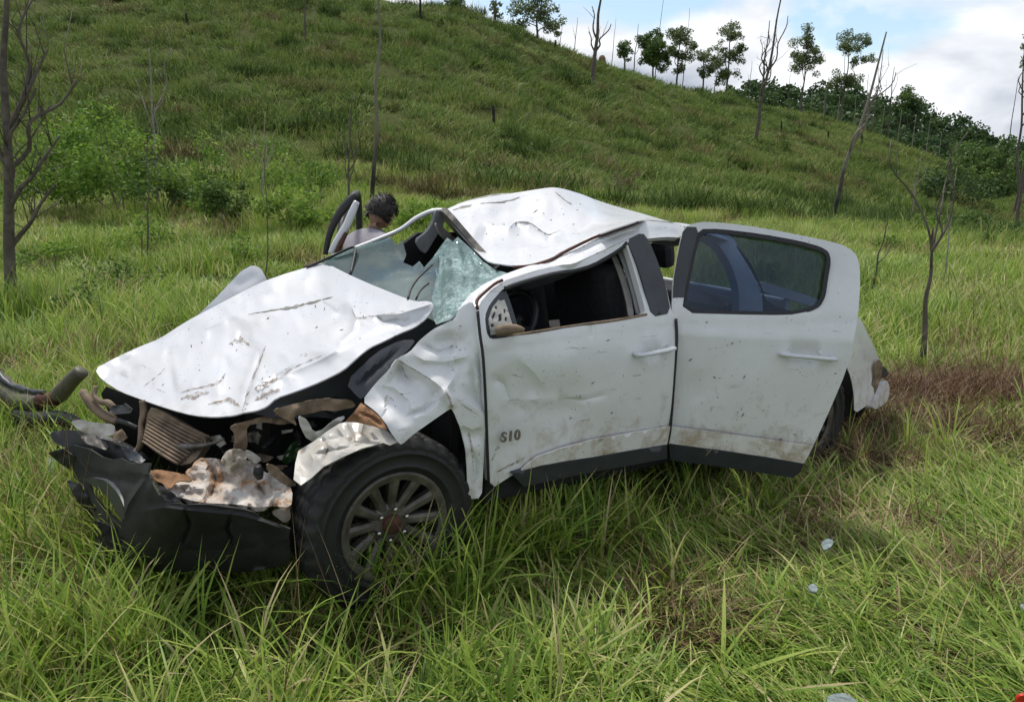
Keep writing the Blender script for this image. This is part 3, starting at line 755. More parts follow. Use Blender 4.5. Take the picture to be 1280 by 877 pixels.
def shattered(hmul, hadd, cr):
    m, nt, b = mat_new('shattered laminated windscreen'); nt.nodes.remove(b)
    tc = nt.nodes.new('ShaderNodeTexCoord')
    vo = nt.nodes.new('ShaderNodeTexVoronoi'); vo.feature = 'DISTANCE_TO_EDGE'; vo.inputs['Scale'].default_value = 26
    ds = node(nt, 'ShaderNodeTexNoise', Scale=7, Detail=4); mp_ = nt.nodes.new('ShaderNodeVectorMath'); mp_.operation = 'MULTIPLY_ADD'
    nt.links.new(tc.outputs['Object'], ds.inputs['Vector']); nt.links.new(ds.outputs['Color'], mp_.inputs[0]); mp_.inputs[1].default_value = (.25, .25, .25); nt.links.new(tc.outputs['Object'], mp_.inputs[2])
    nt.links.new(mp_.outputs[0], vo.inputs['Vector'])
    crack = ramp(nt, vo.outputs['Distance'], [(0.0, (1, 1, 1)), (0.07, (.45, .45, .45)), (.14, (0, 0, 0))])
    dens = ramp(nt, noise_tex(nt, 4.0, 6, .65, dist=.5), [(0.38, (0.10 * cr,) * 3), (0.66, (0.85 * cr,) * 3)])
    mx = nt.nodes.new('ShaderNodeMath'); mx.operation = 'MAXIMUM'; 
    mm = nt.nodes.new('ShaderNodeMath'); mm.operation = 'MULTIPLY'; nt.links.new(crack, mm.inputs[0]); nt.links.new(dens, mm.inputs[1])
    hz = nt.nodes.new('ShaderNodeMath'); hz.operation = 'MULTIPLY_ADD'; nt.links.new(dens, hz.inputs[0]); hz.inputs[1].default_value = hmul; hz.inputs[2].default_value = hadd
    nt.links.new(mm.outputs[0], mx.inputs[0]); nt.links.new(hz.outputs[0], mx.inputs[1])
    t = nt.nodes.new('ShaderNodeBsdfTransparent'); t.inputs[0].default_value = (0.55, 0.72, 0.68, 1)
    g = nt.nodes.new('ShaderNodeBsdfGlossy'); g.inputs['Roughness'].default_value = 0.10
    fr = nt.nodes.new('ShaderNodeFresnel'); fr.inputs[0].default_value = 1.55
    a = nt.nodes.new('ShaderNodeMixShader'); nt.links.new(fr.outputs[0], a.inputs[0]); nt.links.new(t.outputs[0], a.inputs[1]); nt.links.new(g.outputs[0], a.inputs[2])
    d = nt.nodes.new('ShaderNodeBsdfDiffuse'); nt.links.new(mix_col(nt, mm.outputs[0], (0.23, 0.345, 0.335), (.76, .83, .82)), d.inputs[0])
    c = nt.nodes.new('ShaderNodeMixShader'); nt.links.new(mx.outputs[0], c.inputs[0]); nt.links.new(a.outputs[0], c.inputs[1]); nt.links.new(d.outputs[0], c.inputs[2])
    nt.links.new(c.outputs[0], nt.nodes['Material Output'].inputs[0]); return m
M['shatter'] = shattered(.55, .42, 1.0); M['screen'] = shattered(.10, .16, .45)

# ---- hood
hood = panel('hood', [(118, 461), (128, 475), (150, 489), (182, 501), (215, 512), (242, 519), (268, 521), (292, 519), (306, 515), (320, 513), (333, 508), (345, 497), (372, 488), (402, 476), (428, 463), (447, 446), (462, 434), (480, 426), (500, 416), (518, 409), (532, 399), (540, 388), (541, 378), (533, 376), (520, 377), (505, 372), (470, 358), (440, 345), (412, 331), (402, 328), (384, 334), (360, 341), (342, 347), (328, 352), (300, 366), (262, 386), (232, 402), (200, 423), (172, 434), (140, 449)],
    [(118, 461, .66), (150, 489, .42), (182, 501, .12), (242, 519, -.28), (268, 521, -.42), (306, 515, -.56), (345, 497, -.62), (402, 476, -.66), (462, 434, -.66), (518, 409, -.64), (541, 380, -.62), (505, 372, -.40), (470, 358, -.05), (440, 345, .28), (402, 328, .74), (342, 347, .78), (262, 386, .76), (200, 423, .72), (300, 440, .10), (380, 400, .10), (240, 460, .22), (400, 430, -.35)],
    M['paint_top'], step=2.8, crumple=0.040, cscale=62, seed=2, thick=0.006,
    creases=[('s', [(332, 430), (322, 455), (311, 482), (300, 540)], 24, 0.10, 1), ('v', [(330, 428), (320, 458), (308, 490), (303, 518)], 6, 0.035), ('s', [(302, 516), (318, 500), (345, 486), (352, 470)], 20, .05), ('v', [(318, 476), (330, 480), (350, 468), (372, 456)], 5, .03),
             ('s', [(436, 376), (446, 398), (470, 394), (500, 392), (545, 378)], 24, 0.13, 1), ('s', [(436, 376), (432, 396), (410, 410), (380, 425)], 26, .08), ('v', [(446, 398), (440, 415), (420, 432)], 7, -.03), ('v', [(468, 392), (480, 402), (505, 398)], 6, .03), ('v', [(378, 432), (382, 416), (420, 402), (436, 378)], 10, 0.014),
             ('s', [(300, 500), (345, 474), (400, 450), (445, 425), (480, 404), (512, 394)], 24, 0.08, 1), ('s', [(416, 371), (372, 382), (345, 387), (310, 393)], 14, .05, 1),
             ('g', [(215, 475), (262, 468), (282, 470)], 22, -.035, 1), ('s', [(255, 500), (275, 490), (292, 500), (300, 514)], 16, .025), ('s', [(140, 472), (200, 440), (262, 410), (330, 380)], 30, .06, 1), ('v', [(130, 466), (190, 432), (250, 402)], 5, .012),
             ('v', [(200, 445), (250, 415), (320, 390)], 6, .006), ('g', [(440, 355), (470, 372), (500, 380)], 14, .018), ('g', [(295, 420), (315, 424)], 10, .02)])
panel('hood_edge_fold', [(236, 404), (262, 380), (285, 356), (302, 338), (316, 331), (326, 335), (332, 346), (338, 358), (308, 374), (270, 394), (244, 406)], [(236, 404, .78), (262, 382, .80), (316, 331, .90), (332, 346, .82), (288, 380, .79), (338, 358, .80)], M['paint_top'], step=4, soft=1, creases=[('g', [(290, 360), (325, 342)], 6, .012)])
# ---- near front wing, crumpled
wing = panel('front_wing', [(452, 501), (470, 478), (486, 462), (497, 447), (512, 440), (524, 426), (540, 412), (556, 404), (568, 399), (574, 385), (590, 376), (597, 388), (599, 412), (603, 438), (606, 470), (608, 505), (606, 545), (604, 590), (602, 622), (584, 624), (584, 590), (582, 560), (576, 536), (568, 516), (564, 510), (556, 515), (536, 529), (516, 543), (502, 556), (497, 552), (489, 541), (481, 527), (470, 514)],
    [(452, 501, -.80), (497, 447, -.82), (540, 412, -.80), (590, 376, -.84), (599, 412, -.90), (606, 470, -.93), (604, 590, -.93), (584, 600, -.93), (564, 510, -.955), (500, 553, -.97), (481, 527, -.93), (545, 478, -.93), (520, 490, -.90), (560, 440, -.88)],
    M['paint'], step=3.0, crumple=0.010, cscale=44, seed=5,
    creases=[('s', [(497, 449), (520, 462), (545, 478), (557, 489)], 20, 0.10, 1), ('v', [(497, 449), (503, 470), (520, 480)], 9, .025), ('v', [(553, 484), (560, 498), (567, 512)], 9, -.045),
             ('s', [(610, 520), (585, 505), (557, 490)], 18, .06, 1), ('v', [(590, 450), (592, 480), (600, 510)], 6, .018), ('g', [(520, 438), (560, 428), (595, 432)], 12, .028), ('s', [(475, 500), (485, 490), (500, 520)], 14, .022), ('v', [(598, 440), (604, 480), (606, 520)], 6, .03), ('g', [(540, 415), (572, 412)], 7, -.012), ('s', [(512, 440), (530, 450), (556, 452), (590, 444)], 14, .05), ('s', [(568, 400), (572, 425), (566, 450), (574, 480)], 14, .05), ('v', [(524, 428), (548, 440), (575, 432)], 5, .02), ('s', [(470, 480), (492, 484), (512, 500), (520, 530)], 14, .06), ('v', [(505, 520), (530, 512), (552, 496)], 6, .025), ('s', [(575, 530), (590, 536), (604, 532)], 12, .05), ('v', [(588, 560), (596, 580), (594, 610)], 5, .02)])
panel('torn_wing_edge', [(373, 563), (391, 552), (407, 540), (424, 529), (450, 523), (472, 529), (486, 540), (497, 552), (488, 556), (479, 553), (452, 560), (428, 571), (404, 583), (389, 597), (376, 606), (367, 599), (369, 579)],
    [(373, 563, -.78), (424, 529, -.80), (470, 528, -.88), (497, 552, -.975), (479, 552, -.97), (428, 571, -.99), (389, 597, -.97), (369, 590, -.90)], M['torn'], step=2.8, crumple=.012, cscale=34, seed=8, soft=0, creases=[('s', [(373, 566), (388, 562), (400, 552), (425, 547), (440, 552), (476, 549)], 14, -.07, 1), ('v', [(400, 545), (410, 560), (404, 580)], 5, .03), ('v', [(432, 528), (440, 545), (436, 562)], 5, .025), ('s', [(385, 560), (392, 575), (388, 597)], 10, .05), ('v', [(455, 524), (452, 540), (462, 553)], 4, -.02), ('s', [(420, 531), (430, 545), (420, 562), (414, 580)], 10, .06), ('v', [(380, 570), (400, 566), (430, 560), (470, 552)], 4, .02), ('s', [(470, 528), (466, 540), (476, 552)], 8, .04)])
panel('torn_wing_flap', [(444, 513), (451, 503), (464, 511), (478, 524), (484, 537), (470, 533), (447, 528), (431, 527)], [(444, 513, -.90), (451, 503, -.86), (478, 524, -.94), (484, 537, -.97), (431, 527, -.88)], M['rust'], step=2.5, crumple=.01, cscale=14, seed=3, soft=0, creases=[('v', [(447, 515), (465, 522), (480, 533)], 4, .02)])
panel('wing_liner', [(400, 560), (425, 545), (470, 520), (500, 495), (540, 500), (575, 520), (590, 560), (592, 640), (560, 650), (420, 660), (385, 620)], -.58, M['under'], step=12)
# dark inner apron between hood and wing
apron = panel('inner_apron', [(300, 512), (330, 510), (345, 499), (402, 478), (447, 448), (480, 428), (520, 410), (541, 392), (575, 385), (568, 402), (525, 428), (498, 450), (470, 480), (455, 505), (475, 520), (440, 530), (400, 520), (350, 525)], -.52, M['trim'], step=7, crumple=.02)
panel('strut_brace', [(431, 478), (450, 499), (455, 496), (499, 447), (512, 436), (520, 424), (500, 425), (470, 440)], [(431, 478, -.66), (455, 496, -.72), (512, 436, -.74), (490, 430, -.66)], M['trim'], step=5, creases=[('v', [(440, 488), (505, 430)], 6, .02)])
panel('torn_bracket', [(340, 512), (372, 503), (405, 497), (440, 500), (446, 508), (420, 514), (405, 512), (388, 517), (366, 519), (372, 533), (360, 525), (350, 521)], -.70, M['tan'], step=4, crumple=.025, cscale=16, seed=4)
panel('torn_bracket', [(286, 534), (300, 528), (340, 518), (362, 516), (368, 528), (352, 531), (330, 527), (308, 532), (310, 552), (306, 570), (298, 580), (292, 560), (294, 542)], -.52, M['tan'], step=4, crumple=.02, cscale=14, seed=6)
panel('torn_bracket', [(372, 518), (384, 524), (392, 540), (405, 536), (420, 522), (432, 519), (424, 532), (408, 542), (392, 553), (380, 545)], -.74, M['torn'], step=4, crumple=.03, cscale=12, seed=7)

# ---- cab side: front door
FD = [(612, 612), (609, 560), (606, 500), (604, 450), (600, 420), (597, 392), (602, 377), (612, 366), (628, 352), (650, 345), (680, 336), (700, 332), (716, 331), (740, 320), (770, 306), (790, 297), (803, 291), (812, 303), (822, 326), (832, 356), (840, 391), (846, 397), (846, 425), (843, 470), (838, 535), (834, 555), (790, 562), (740, 571), (700, 577), (670, 583), (644, 591)]
FH = [(630, 359), (650, 352), (690, 341), (715, 337), (740, 330), (765, 316), (782, 304), (789, 325), (800, 363), (808, 394), (770, 401), (740, 405), (700, 411), (655, 418), (630, 422), (613, 424), (608, 415), (606, 395), (612, 380)]
FDC = [(612, 612, -.93), (606, 500, -.945), (604, 450, -.94), (597, 392, -.885), (628, 352, -.79), (700, 332, -.735), (803, 291, -.69), (840, 391, -.885), (846, 425, -.925), (838, 535, -.945), (834, 555, -.94), (720, 480, -.955), (720, 430, -.935), (740, 571, -.935), (640, 591, -.93), (822, 330, -.76)]
fdoor = panel('front_door', FD, FDC, M['paint'], holes=[FH], step=4.5, crumple=.006, cscale=80, seed=11, thick=.035,
    creases=[('v', [(620, 620), (654, 588), (672, 571), (700, 561), (740, 550), (790, 541), (838, 533), (880, 526)], 4, .012, 1),
             ('g', [(640, 470), (680, 490), (740, 500)], 26, .022), ('s', [(620, 503), (650, 500), (690, 498), (732, 494)], 34, .055, 1), ('s', [(640, 440), (668, 465), (690, 495)], 24, .04), ('v', [(690, 497), (730, 500), (770, 490)], 5, .008), ('v', [(612, 470), (630, 480), (640, 510)], 7, .018), ('g', [(625, 460), (650, 520)], 16, .018), ('v', [(738, 404), (739, 414), (738, 424)], 5, .012),
             ('g', [(805, 444), (825, 436)], 9, .020, 1), ('s', [(890, 400), (845, 406), (760, 418), (660, 432), (612, 440), (570, 446)], 22, -.016, 1)])
panel('door_trim', [(612, 606), (606, 500), (604, 450), (612, 427), (700, 414), (806, 397), (842, 398), (838, 535), (834, 553), (740, 569), (650, 585)], [(612, 600, -.86), (606, 450, -.86), (840, 398, -.84), (836, 550, -.86)], M['dark'], parent=fdoor, step=16)
panel('sill_trim', [(640, 592), (677, 582), (740, 572), (790, 563), (834, 556), (834, 573), (790, 581), (740, 590), (690, 600), (655, 608)], [(640, 592, -.95), (834, 556, -.962), (834, 573, -.945), (690, 600, -.93)], M['trim'], parent=fdoor, step=6, thick=.05, soft=0)
panel('pillar_trim', [(783, 300), (803, 290), (812, 302), (822, 326), (832, 356), (839, 391), (815, 396), (806, 361), (796, 328)], [(783, 300, -.70), (803, 290, -.69), (839, 391, -.893), (815, 396, -.898), (806, 350, -.81)], M['trim'], parent=fdoor, step=5, thick=.012)
panel('window_frame', [(771, 311), (782, 306), (792, 330), (803, 363), (809, 394), (797, 396), (790, 366), (781, 336)], [(771, 311, -.64), (782, 306, -.66), (809, 394, -.85), (797, 396, -.83)], M['greymetal'], parent=fdoor, step=4, thick=.02)
panel('window_frame', [(764, 318), (769, 315), (781, 345), (789, 370), (793, 396), (786, 397), (782, 372), (774, 344)], [(764, 318, -.60), (793, 396, -.80), (786, 397, -.79)], M['liner'], parent=fdoor, step=4, thick=.01)
tube('window_seal', [PY(a, b, c) for a, b, c in ((630, 361, -.80), (650, 354, -.785), (690, 343, -.755), (715, 339, -.74), (740, 332, -.73), (765, 318, -.71), (783, 304, -.70))], .012, M['rubber'], fdoor, k=3)
tube('window_seal', [PY(a, b, c) for a, b, c in ((632, 421, -.905), (655, 417, -.905), (700, 410, -.90), (740, 404, -.90), (770, 400, -.895), (808, 393, -.885))], .007, M['tan'], fdoor, k=3)
mirror = panel('mirror_mount', [(606, 396), (612, 380), (631, 359), (639, 380), (645, 400), (649, 416), (632, 421), (613, 425), (607, 414)], [(606, 396, -.885), (631, 359, -.79), (649, 416, -.90), (613, 425, -.92)], M['trim'], parent=fdoor, step=4, thick=.012)
panel('mirror_plate', [(611, 398), (616, 384), (628, 368), (634, 384), (640, 404), (642, 413), (626, 418), (614, 418)], [(611, 398, -.895), (628, 368, -.81), (640, 413, -.912), (614, 418, -.918)], M['torn'], parent=fdoor, step=2.4, thick=.008, soft=0, crumple=.006, cscale=6,
      holes=[[(614, 396), (618, 389), (620, 391), (616, 400)], [(623, 393), (627, 391), (628, 400), (623, 402)], [(622, 370), (625, 369), (626, 373), (623, 374)], [(631, 396), (634, 396), (634, 401), (631, 401)], [(613, 405), (617, 404), (618, 408), (614, 409)], [(629, 386), (632, 386), (632, 391), (630, 391)], [(618, 383), (621, 382), (622, 386), (619, 386)]])
tube('mirror_stub', [PY(a, b, c) for a, b, c in ((620, 414, -.93), (632, 412, -.95), (645, 411, -.95), (654, 412, -.94))], [.022, .026, .020, .010], M['tan'], fdoor, k=3)
def handle(a, b, dep, parent, name='door_handle'):
    A_, B_ = np.array(a), np.array(b); pts = [A_, A_ * .97 + B_ * .03 + dep, A_ * .5 + B_ * .5 + dep * 1.15, A_ * .03 + B_ * .97 + dep, B_]
    V, F = tube_vf(smooth_line(pts, 4), .021, 10, flat=.55); return mesh(name, V, F, M['paint_top'], parent)
handle(PY(795, 442, -.945), PY(836, 434, -.945), np.array([0, -.032, 0]), fdoor)
# badge on the front door: the letters as raised metal
cu = bpy.data.curves.new('badge', 'FONT'); cu.body = 'S10'; cu.size = .075; cu.extrude = .004; cu.bevel_depth = .0012; cu.space_character = 1.15; cu.offset = .0006
bo = bpy.data.objects.new('badge', cu); COL.objects.link(bo)
bpy.context.view_layer.update()
bme = bpy.data.meshes.new_from_object(bo.evaluated_get(bpy.context.evaluated_depsgraph_get())); bpy.data.objects.remove(bo)
bme.materials.clear(); bme.materials.append(M['badge'])
badge = bpy.data.objects.new('badge', bme); COL.objects.link(badge); badge.parent = fdoor
p0, p1, p2 = PY(626, 552.5, -.962), PY(650, 548.5, -.962), PY(625, 541, -.962)
ex = Vector(p1 - p0); sx_ = ex.length / max(1e-6, max(v.co.x for v in bme.vertices)); ex.normalize(); ez = Vector((0, -1, 0)); ey = ez.cross(ex)
badge.matrix_local = Matrix.Translation(Vector(p0)) @ Matrix((ex, ey, ez)).transposed().to_4x4() @ Matrix.Scale(sx_, 4)

panel('lower_band', [(650, 590), (660, 580), (672, 571), (700, 561), (740, 550), (790, 541), (838, 532.5), (834, 555), (790, 562), (740, 571), (700, 577), (670, 583)], [(650, 590, -.945), (700, 561, -.957), (838, 533, -.957), (834, 555, -.953), (700, 577, -.948)], M['band'], parent=fdoor, step=4, thick=.012, soft=0, crumple=.002, cscale=30)
tube('shut_line', [PY(a, b, c) for a, b, c in ((597, 389, -.888), (600, 418, -.92), (604, 448, -.944), (607, 500, -.95), (609, 555, -.946), (611, 606, -.935))], .0065, M['rubber'], fdoor, k=4, n=6)  # dark tube drawn for the shadow in the gap between wing and door
tube('shut_line', [PY(a, b, c) for a, b, c in ((845, 398, -.905), (846, 425, -.930), (843, 470, -.946), (838, 535, -.952), (834, 556, -.950))], .0075, M['rubber'], fdoor, k=4, n=6)  # dark tube drawn for the shadow in the gap between the doors
# ---- roof and rails
roof = panel('roof', [(552, 264), (566, 281), (588, 306), (602, 321), (612, 328), (640, 332), (662, 331), (690, 322), (702, 314), (740, 296), (770, 285), (803, 274), (832, 277), (856, 279), (884, 286), (918, 302), (880, 291), (850, 281), (800, 266), (770, 258), (745, 250), (728, 243), (715, 239), (700, 235), (688, 234), (650, 240), (610, 246), (580, 252)],
    [(552, 264, .62), (588, 306, .02), (612, 328, -.46), (640, 332, -.62), (690, 322, -.62), (740, 296, -.62), (803, 274, -.60), (884, 288, -.55), (918, 302, -.60), (850, 281, .30), (800, 266, .62), (745, 250, .64), (688, 234, .62), (610, 246, .64), (620, 300, 0.0), (680, 275, .12), (650, 255, .48), (740, 268, .12)],
    M['paint_top'], step=2.8, crumple=.045, cscale=60, seed=21, thick=.006,
    creases=[('s', [(600, 276), (612, 281), (636, 285), (645, 277), (662, 278), (676, 288), (686, 294), (700, 287), (712, 282)], 32, .22, 1), ('v', [(712, 282), (704, 300), (694, 318)], 10, -.05), ('s', [(735, 288), (722, 289), (712, 312)], 18, -.08),
             ('s', [(700, 236), (712, 250), (720, 262)], 26, .030), ('s', [(735, 292), (722, 290), (712, 312)], 16, -.05), ('g', [(560, 275), (600, 285), (640, 300)], 16, -.02), ('v', [(690, 238), (705, 262), (700, 290)], 10, -.02), ('s', [(745, 262), (790, 268), (815, 274)], 18, .05), ('s', [(688, 228), (700, 250), (712, 262), (735, 270), (780, 276)], 20, .07, 1), ('s', [(600, 262), (640, 258), (680, 246)], 18, .05), ('v', [(720, 290), (740, 280), (770, 282)], 6, .02), ('s', [(625, 318), (650, 312), (680, 300)], 18, -.05)])
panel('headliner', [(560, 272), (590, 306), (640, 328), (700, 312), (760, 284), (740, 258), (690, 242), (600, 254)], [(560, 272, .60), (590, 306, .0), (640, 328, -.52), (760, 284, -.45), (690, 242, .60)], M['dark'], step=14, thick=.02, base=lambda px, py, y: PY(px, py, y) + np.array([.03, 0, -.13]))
panel('far_roof_rail', [(562, 260), (575, 253), (600, 246), (620, 242), (640, 241), (618, 248), (590, 254)], [(562, 260, .70), (600, 246, .72), (640, 241, .70)], M['torn'], step=4, crumple=.01, cscale=20)
rail = panel('roof_rail', [(571, 391), (578, 379), (588, 368), (603, 356), (625, 345), (646, 337), (664, 331), (690, 324), (704, 316), (740, 298), (770, 287), (803, 275), (832, 278), (856, 281), (852, 297), (830, 296), (803, 299), (801, 291), (789, 297), (770, 305), (740, 319), (716, 330), (700, 331), (680, 335), (650, 344), (628, 351), (612, 365), (602, 376), (596, 390), (584, 394)],
    [(571, 391, -.78), (588, 368, -.74), (625, 345, -.67), (690, 324, -.64), (740, 298, -.635), (803, 275, -.62), (856, 281, -.60), (852, 297, -.66), (803, 297, -.70), (740, 319, -.72), (700, 331, -.735), (628, 351, -.78), (596, 390, -.87)],
    M['paint'], step=3, thick=.03, crumple=.006, cscale=26, seed=31,
    creases=[('v', [(596, 388), (600, 371), (614, 358), (640, 347), (670, 338), (700, 327)], 6, .030, 1), ('v', [(700, 327), (740, 308), (775, 293), (801, 286)], 5, .018, 1), ('v', [(660, 331), (690, 324), (704, 316), (740, 299), (803, 277)], 4, .02, 1), ('s', [(801, 283), (830, 284), (856, 288)], 14, .02)])
tube('gutter_seal', [PY(a, b, c) for a, b, c in ((642, 334, -.64), (664, 332, -.64), (690, 324, -.645), (704, 316, -.64), (740, 298, -.64), (770, 287, -.635), (803, 276, -.63))], .008, M['hub'], k=3)
tube('gutter_seal', [PY(a, b, c) for a, b, c in ((597, 386, -.885), (596, 376, -.85), (604, 367, -.83), (618, 355, -.80), (628, 350, -.79))], .007, M['hub'], k=3)
panel('door_header', [(803, 298), (830, 296), (852, 297), (850, 307), (840, 308), (820, 303), (806, 303)], -.63, M['black'], step=5, thick=.03)
# far windscreen pillar and header
panel('windscreen_header', [(548, 262), (556, 266), (590, 306), (610, 328), (622, 338), (608, 336), (585, 312), (566, 288), (550, 272)], [(548, 262, .62), (590, 306, .0), (622, 338, -.58)], M['steel'], step=4, thick=.03, crumple=.01, cscale=10)
panel('far_pillar', [(544, 262), (553, 264), (556, 280), (545, 296), (532, 318), (526, 312), (520, 300), (534, 290), (542, 277)], .66, M['greymetal'], step=4, thick=.03)
tube('far_pillar', [PY(a, b, c) for a, b, c in ((556, 263, .66), (540, 264, .70), (520, 273, .74), (500, 287, .76), (470, 300, .78), (440, 312, .80), (415, 321, .80))], [.024, .026, .026, .022, .022, .026, .024], M['paint'], k=4, flat=.6)
panel('far_pillar', [(544, 278), (552, 283), (574, 301), (566, 305), (556, 300), (548, 290)], .60, M['liner'], step=4, thick=.02)

# ---- windscreen: sagging sheet with a torn hole
ws = panel('windscreen', [(404, 327), (424, 317), (446, 308), (470, 302), (488, 297), (497, 306), (503, 300), (508, 318), (504, 328), (516, 333), (524, 326), (530, 334), (541, 322), (548, 318), (548, 345), (542, 370), (548, 403), (530, 395), (505, 378), (470, 362), (440, 348)],
    [(404, 327, .70), (446, 308, .66), (488, 297, .52), (516, 333, .18), (548, 318, .06), (548, 403, -.62), (505, 378, -.36), (440, 348, .34), (542, 370, -.34)],
    M['screen'], step=4, thick=.005, crumple=.010, cscale=60, seed=41, soft=0, creases=[('s', [(430, 342), (480, 345), (520, 340), (545, 330)], 18, .02)])
panel('crazed_section', [(541, 322), (552, 306), (559, 297), (566, 302), (572, 296), (580, 303), (590, 312), (604, 327), (622, 338), (634, 341), (618, 350), (600, 362), (588, 374), (576, 389), (562, 400), (545, 405), (540, 395), (540, 370), (546, 345)],
    [(541, 322, .10), (559, 297, .14), (604, 327, -.30), (634, 341, -.60), (588, 374, -.70), (545, 405, -.64), (540, 370, -.36), (570, 350, -.36)], M['shatter'], parent=ws, step=2.4, thick=.005, crumple=.03, cscale=20, seed=44, soft=0,
    creases=[('v', [(562, 304), (566, 340), (562, 380)], 6, -.05), ('v', [(572, 300), (582, 335), (580, 370)], 5, .05), ('v', [(586, 312), (596, 335), (592, 362)], 5, -.05), ('v', [(554, 312), (552, 345), (550, 392)], 5, .04), ('s', [(548, 400), (556, 345), (566, 300)], 14, -.06, 1), ('v', [(600, 330), (612, 345)], 4, .04)])
tube('windscreen_strip', [PY(a, b, c) for a, b, c in ((383, 334, .76), (396, 329, .74), (420, 318, .68), (440, 309, .64), (444, 312, .60), (442, 325, .52), (438, 343, .40))], .008, M['rubber'], k=3)
tube('wiper_arm', [PY(a, b, c) for a, b, c in ((510, 374, -.42), (514, 360, -.36), (524, 346, -.30), (540, 331, -.22))], .006, M['rubber'], k=3)
tube('wiper_arm', [PY(a, b, c) for a, b, c in ((520, 374, -.44), (526, 362, -.40), (536, 354, -.36))], .005, M['rubber'], k=3)
tube('wiper_pivot', [PY(a, b, .80) for a, b in ((381, 335), (388, 332), (396, 329))], [.012, .018, .010], M['hub'], k=3)

# ---- rear door, swung open
HG = np.array([1.655, -.925]); OPEN = R(37)
dn = np.array([-math.sin(OPEN), -math.cos(OPEN), 0.0])            # outward normal of the open door
def DOOR(px, py, inset):
    d = tdir(px, py); o = CAMT - np.array([HG[0], HG[1], 0])
    ins = np.asarray(inset, float)
    t = (-ins - o @ dn) / (d @ dn); p = CAMT + d * np.asarray(t)[..., None]
    for _ in range(6):                                           # upper half leans in like the cab side
        lean = np.clip(p[..., 2] - 1.08, 0, 1) * .34
        t = (-ins - lean - o @ dn) / (d @ dn); p = CAMT + d * np.asarray(t)[..., None]
    return p
RD = [(836, 554), (838, 535), (843, 470), (846, 425), (846, 398), (839, 390), (842, 350), (848, 316), (855, 284), (868, 279), (880, 277), (910, 279), (940, 283), (970, 288), (1000, 294), (1030, 300), (1050, 305), (1063, 311), (1071, 319), (1075, 335), (1075, 360), (1073, 390), (1068, 422), (1058, 463), (1040, 506), (1020, 550), (1005, 579), (960, 571), (900, 562)]
RH = [(874, 287), (900, 287), (950, 293), (1000, 302), (1025, 309), (1035, 315), (1038, 326), (1034, 350), (1031, 370), (1025, 382), (1012, 389), (985, 394), (920, 393), (852, 391), (858, 350), (866, 312)]
rdoor = panel('rear_door', RD, [(836, 554, 0), (846, 425, -.005), (1068, 422, .01), (1005, 579, 0), (950, 480, -.025), (950, 410, -.012), (900, 284, 0), (1060, 315, .03), (940, 565, 0)], M['paint'], holes=[RH], base=DOOR, step=4.5, thick=.04, crumple=.004, cscale=90, seed=15,
    creases=[('v', [(800, 526), (838, 532), (900, 541), (960, 549), (1018, 557), (1060, 563)], 4, .012, 1), ('g', [(985, 441), (1010, 441), (1025, 443)], 11, .024, 1), ('g', [(860, 470), (880, 500)], 20, .008), ('s', [(1110, 400), (1064, 402), (960, 406), (848, 404), (800, 403)], 24, -.016, 1)])
def ring(name, outer, inner, ctrl, mat, parent, base, step=3, thick=.012):
    return panel(name, outer, ctrl, mat, parent=parent, holes=[inner], base=base, step=step, thick=thick)
def shrink(poly, k):
    p = np.array(poly, float); q = np.roll(p, -1, 0); o = np.roll(p, 1, 0)
    a = (p - o); a /= np.linalg.norm(a, axis=1, keepdims=True); b = (q - p); b /= np.linalg.norm(b, axis=1, keepdims=True)
    nrm = np.stack([-(a + b)[:, 1], (a + b)[:, 0]], 1); nrm /= np.maximum(np.linalg.norm(nrm, axis=1, keepdims=True), 1e-6)
    if inside(p, p[:1] + nrm[:1] * 2)[0] == False: nrm = -nrm
    return p + nrm * k
ring('window_seal', shrink(RH, -1.0), shrink(RH, 4.5), -.004, M['rubber'], rdoor, DOOR)
panel('window_glass', shrink(RH, 3), .022, M['tint'], parent=rdoor, base=DOOR, step=14, thick=.004)
panel('pillar_trim', [(855, 283), (874, 284), (866, 315), (858, 352), (852, 391), (840, 391), (842, 350), (848, 315)], -.006, M['trim'], parent=rdoor, base=DOOR, step=5, thick=.012)
panel('sill_trim', [(836, 555), (900, 563), (960, 572), (1005, 579.5), (1000, 590), (991, 597), (960, 592), (900, 583), (838, 575)], [(836, 555, -.014), (1005, 579, -.014), (991, 597, .03), (838, 575, .02), (920, 570, -.018)], M['trim'], parent=rdoor, base=DOOR, step=5, thick=.05, soft=0)
panel('door_trim', [(842, 548), (848, 400), (1062, 402), (1050, 460), (1004, 570)], .09, M['dark'], parent=rdoor, base=DOOR, step=20, thick=.02)
panel('lower_band', [(838, 532.5), (900, 541), (960, 549), (1017, 556.5), (1011, 568), (1005, 579), (960, 571), (900, 562), (836, 554)], [(838, 532, -.016), (1017, 556, -.012), (1005, 579, -.010), (836, 554, -.014), (920, 555, -.02)], M['band'], parent=rdoor, base=DOOR, step=4, thick=.012, soft=0)
nh = np.array([dn[0], dn[1], 0]) * .034
handle(DOOR(977, 441, -.004), DOOR(1040, 447, -.004), nh, rdoor)

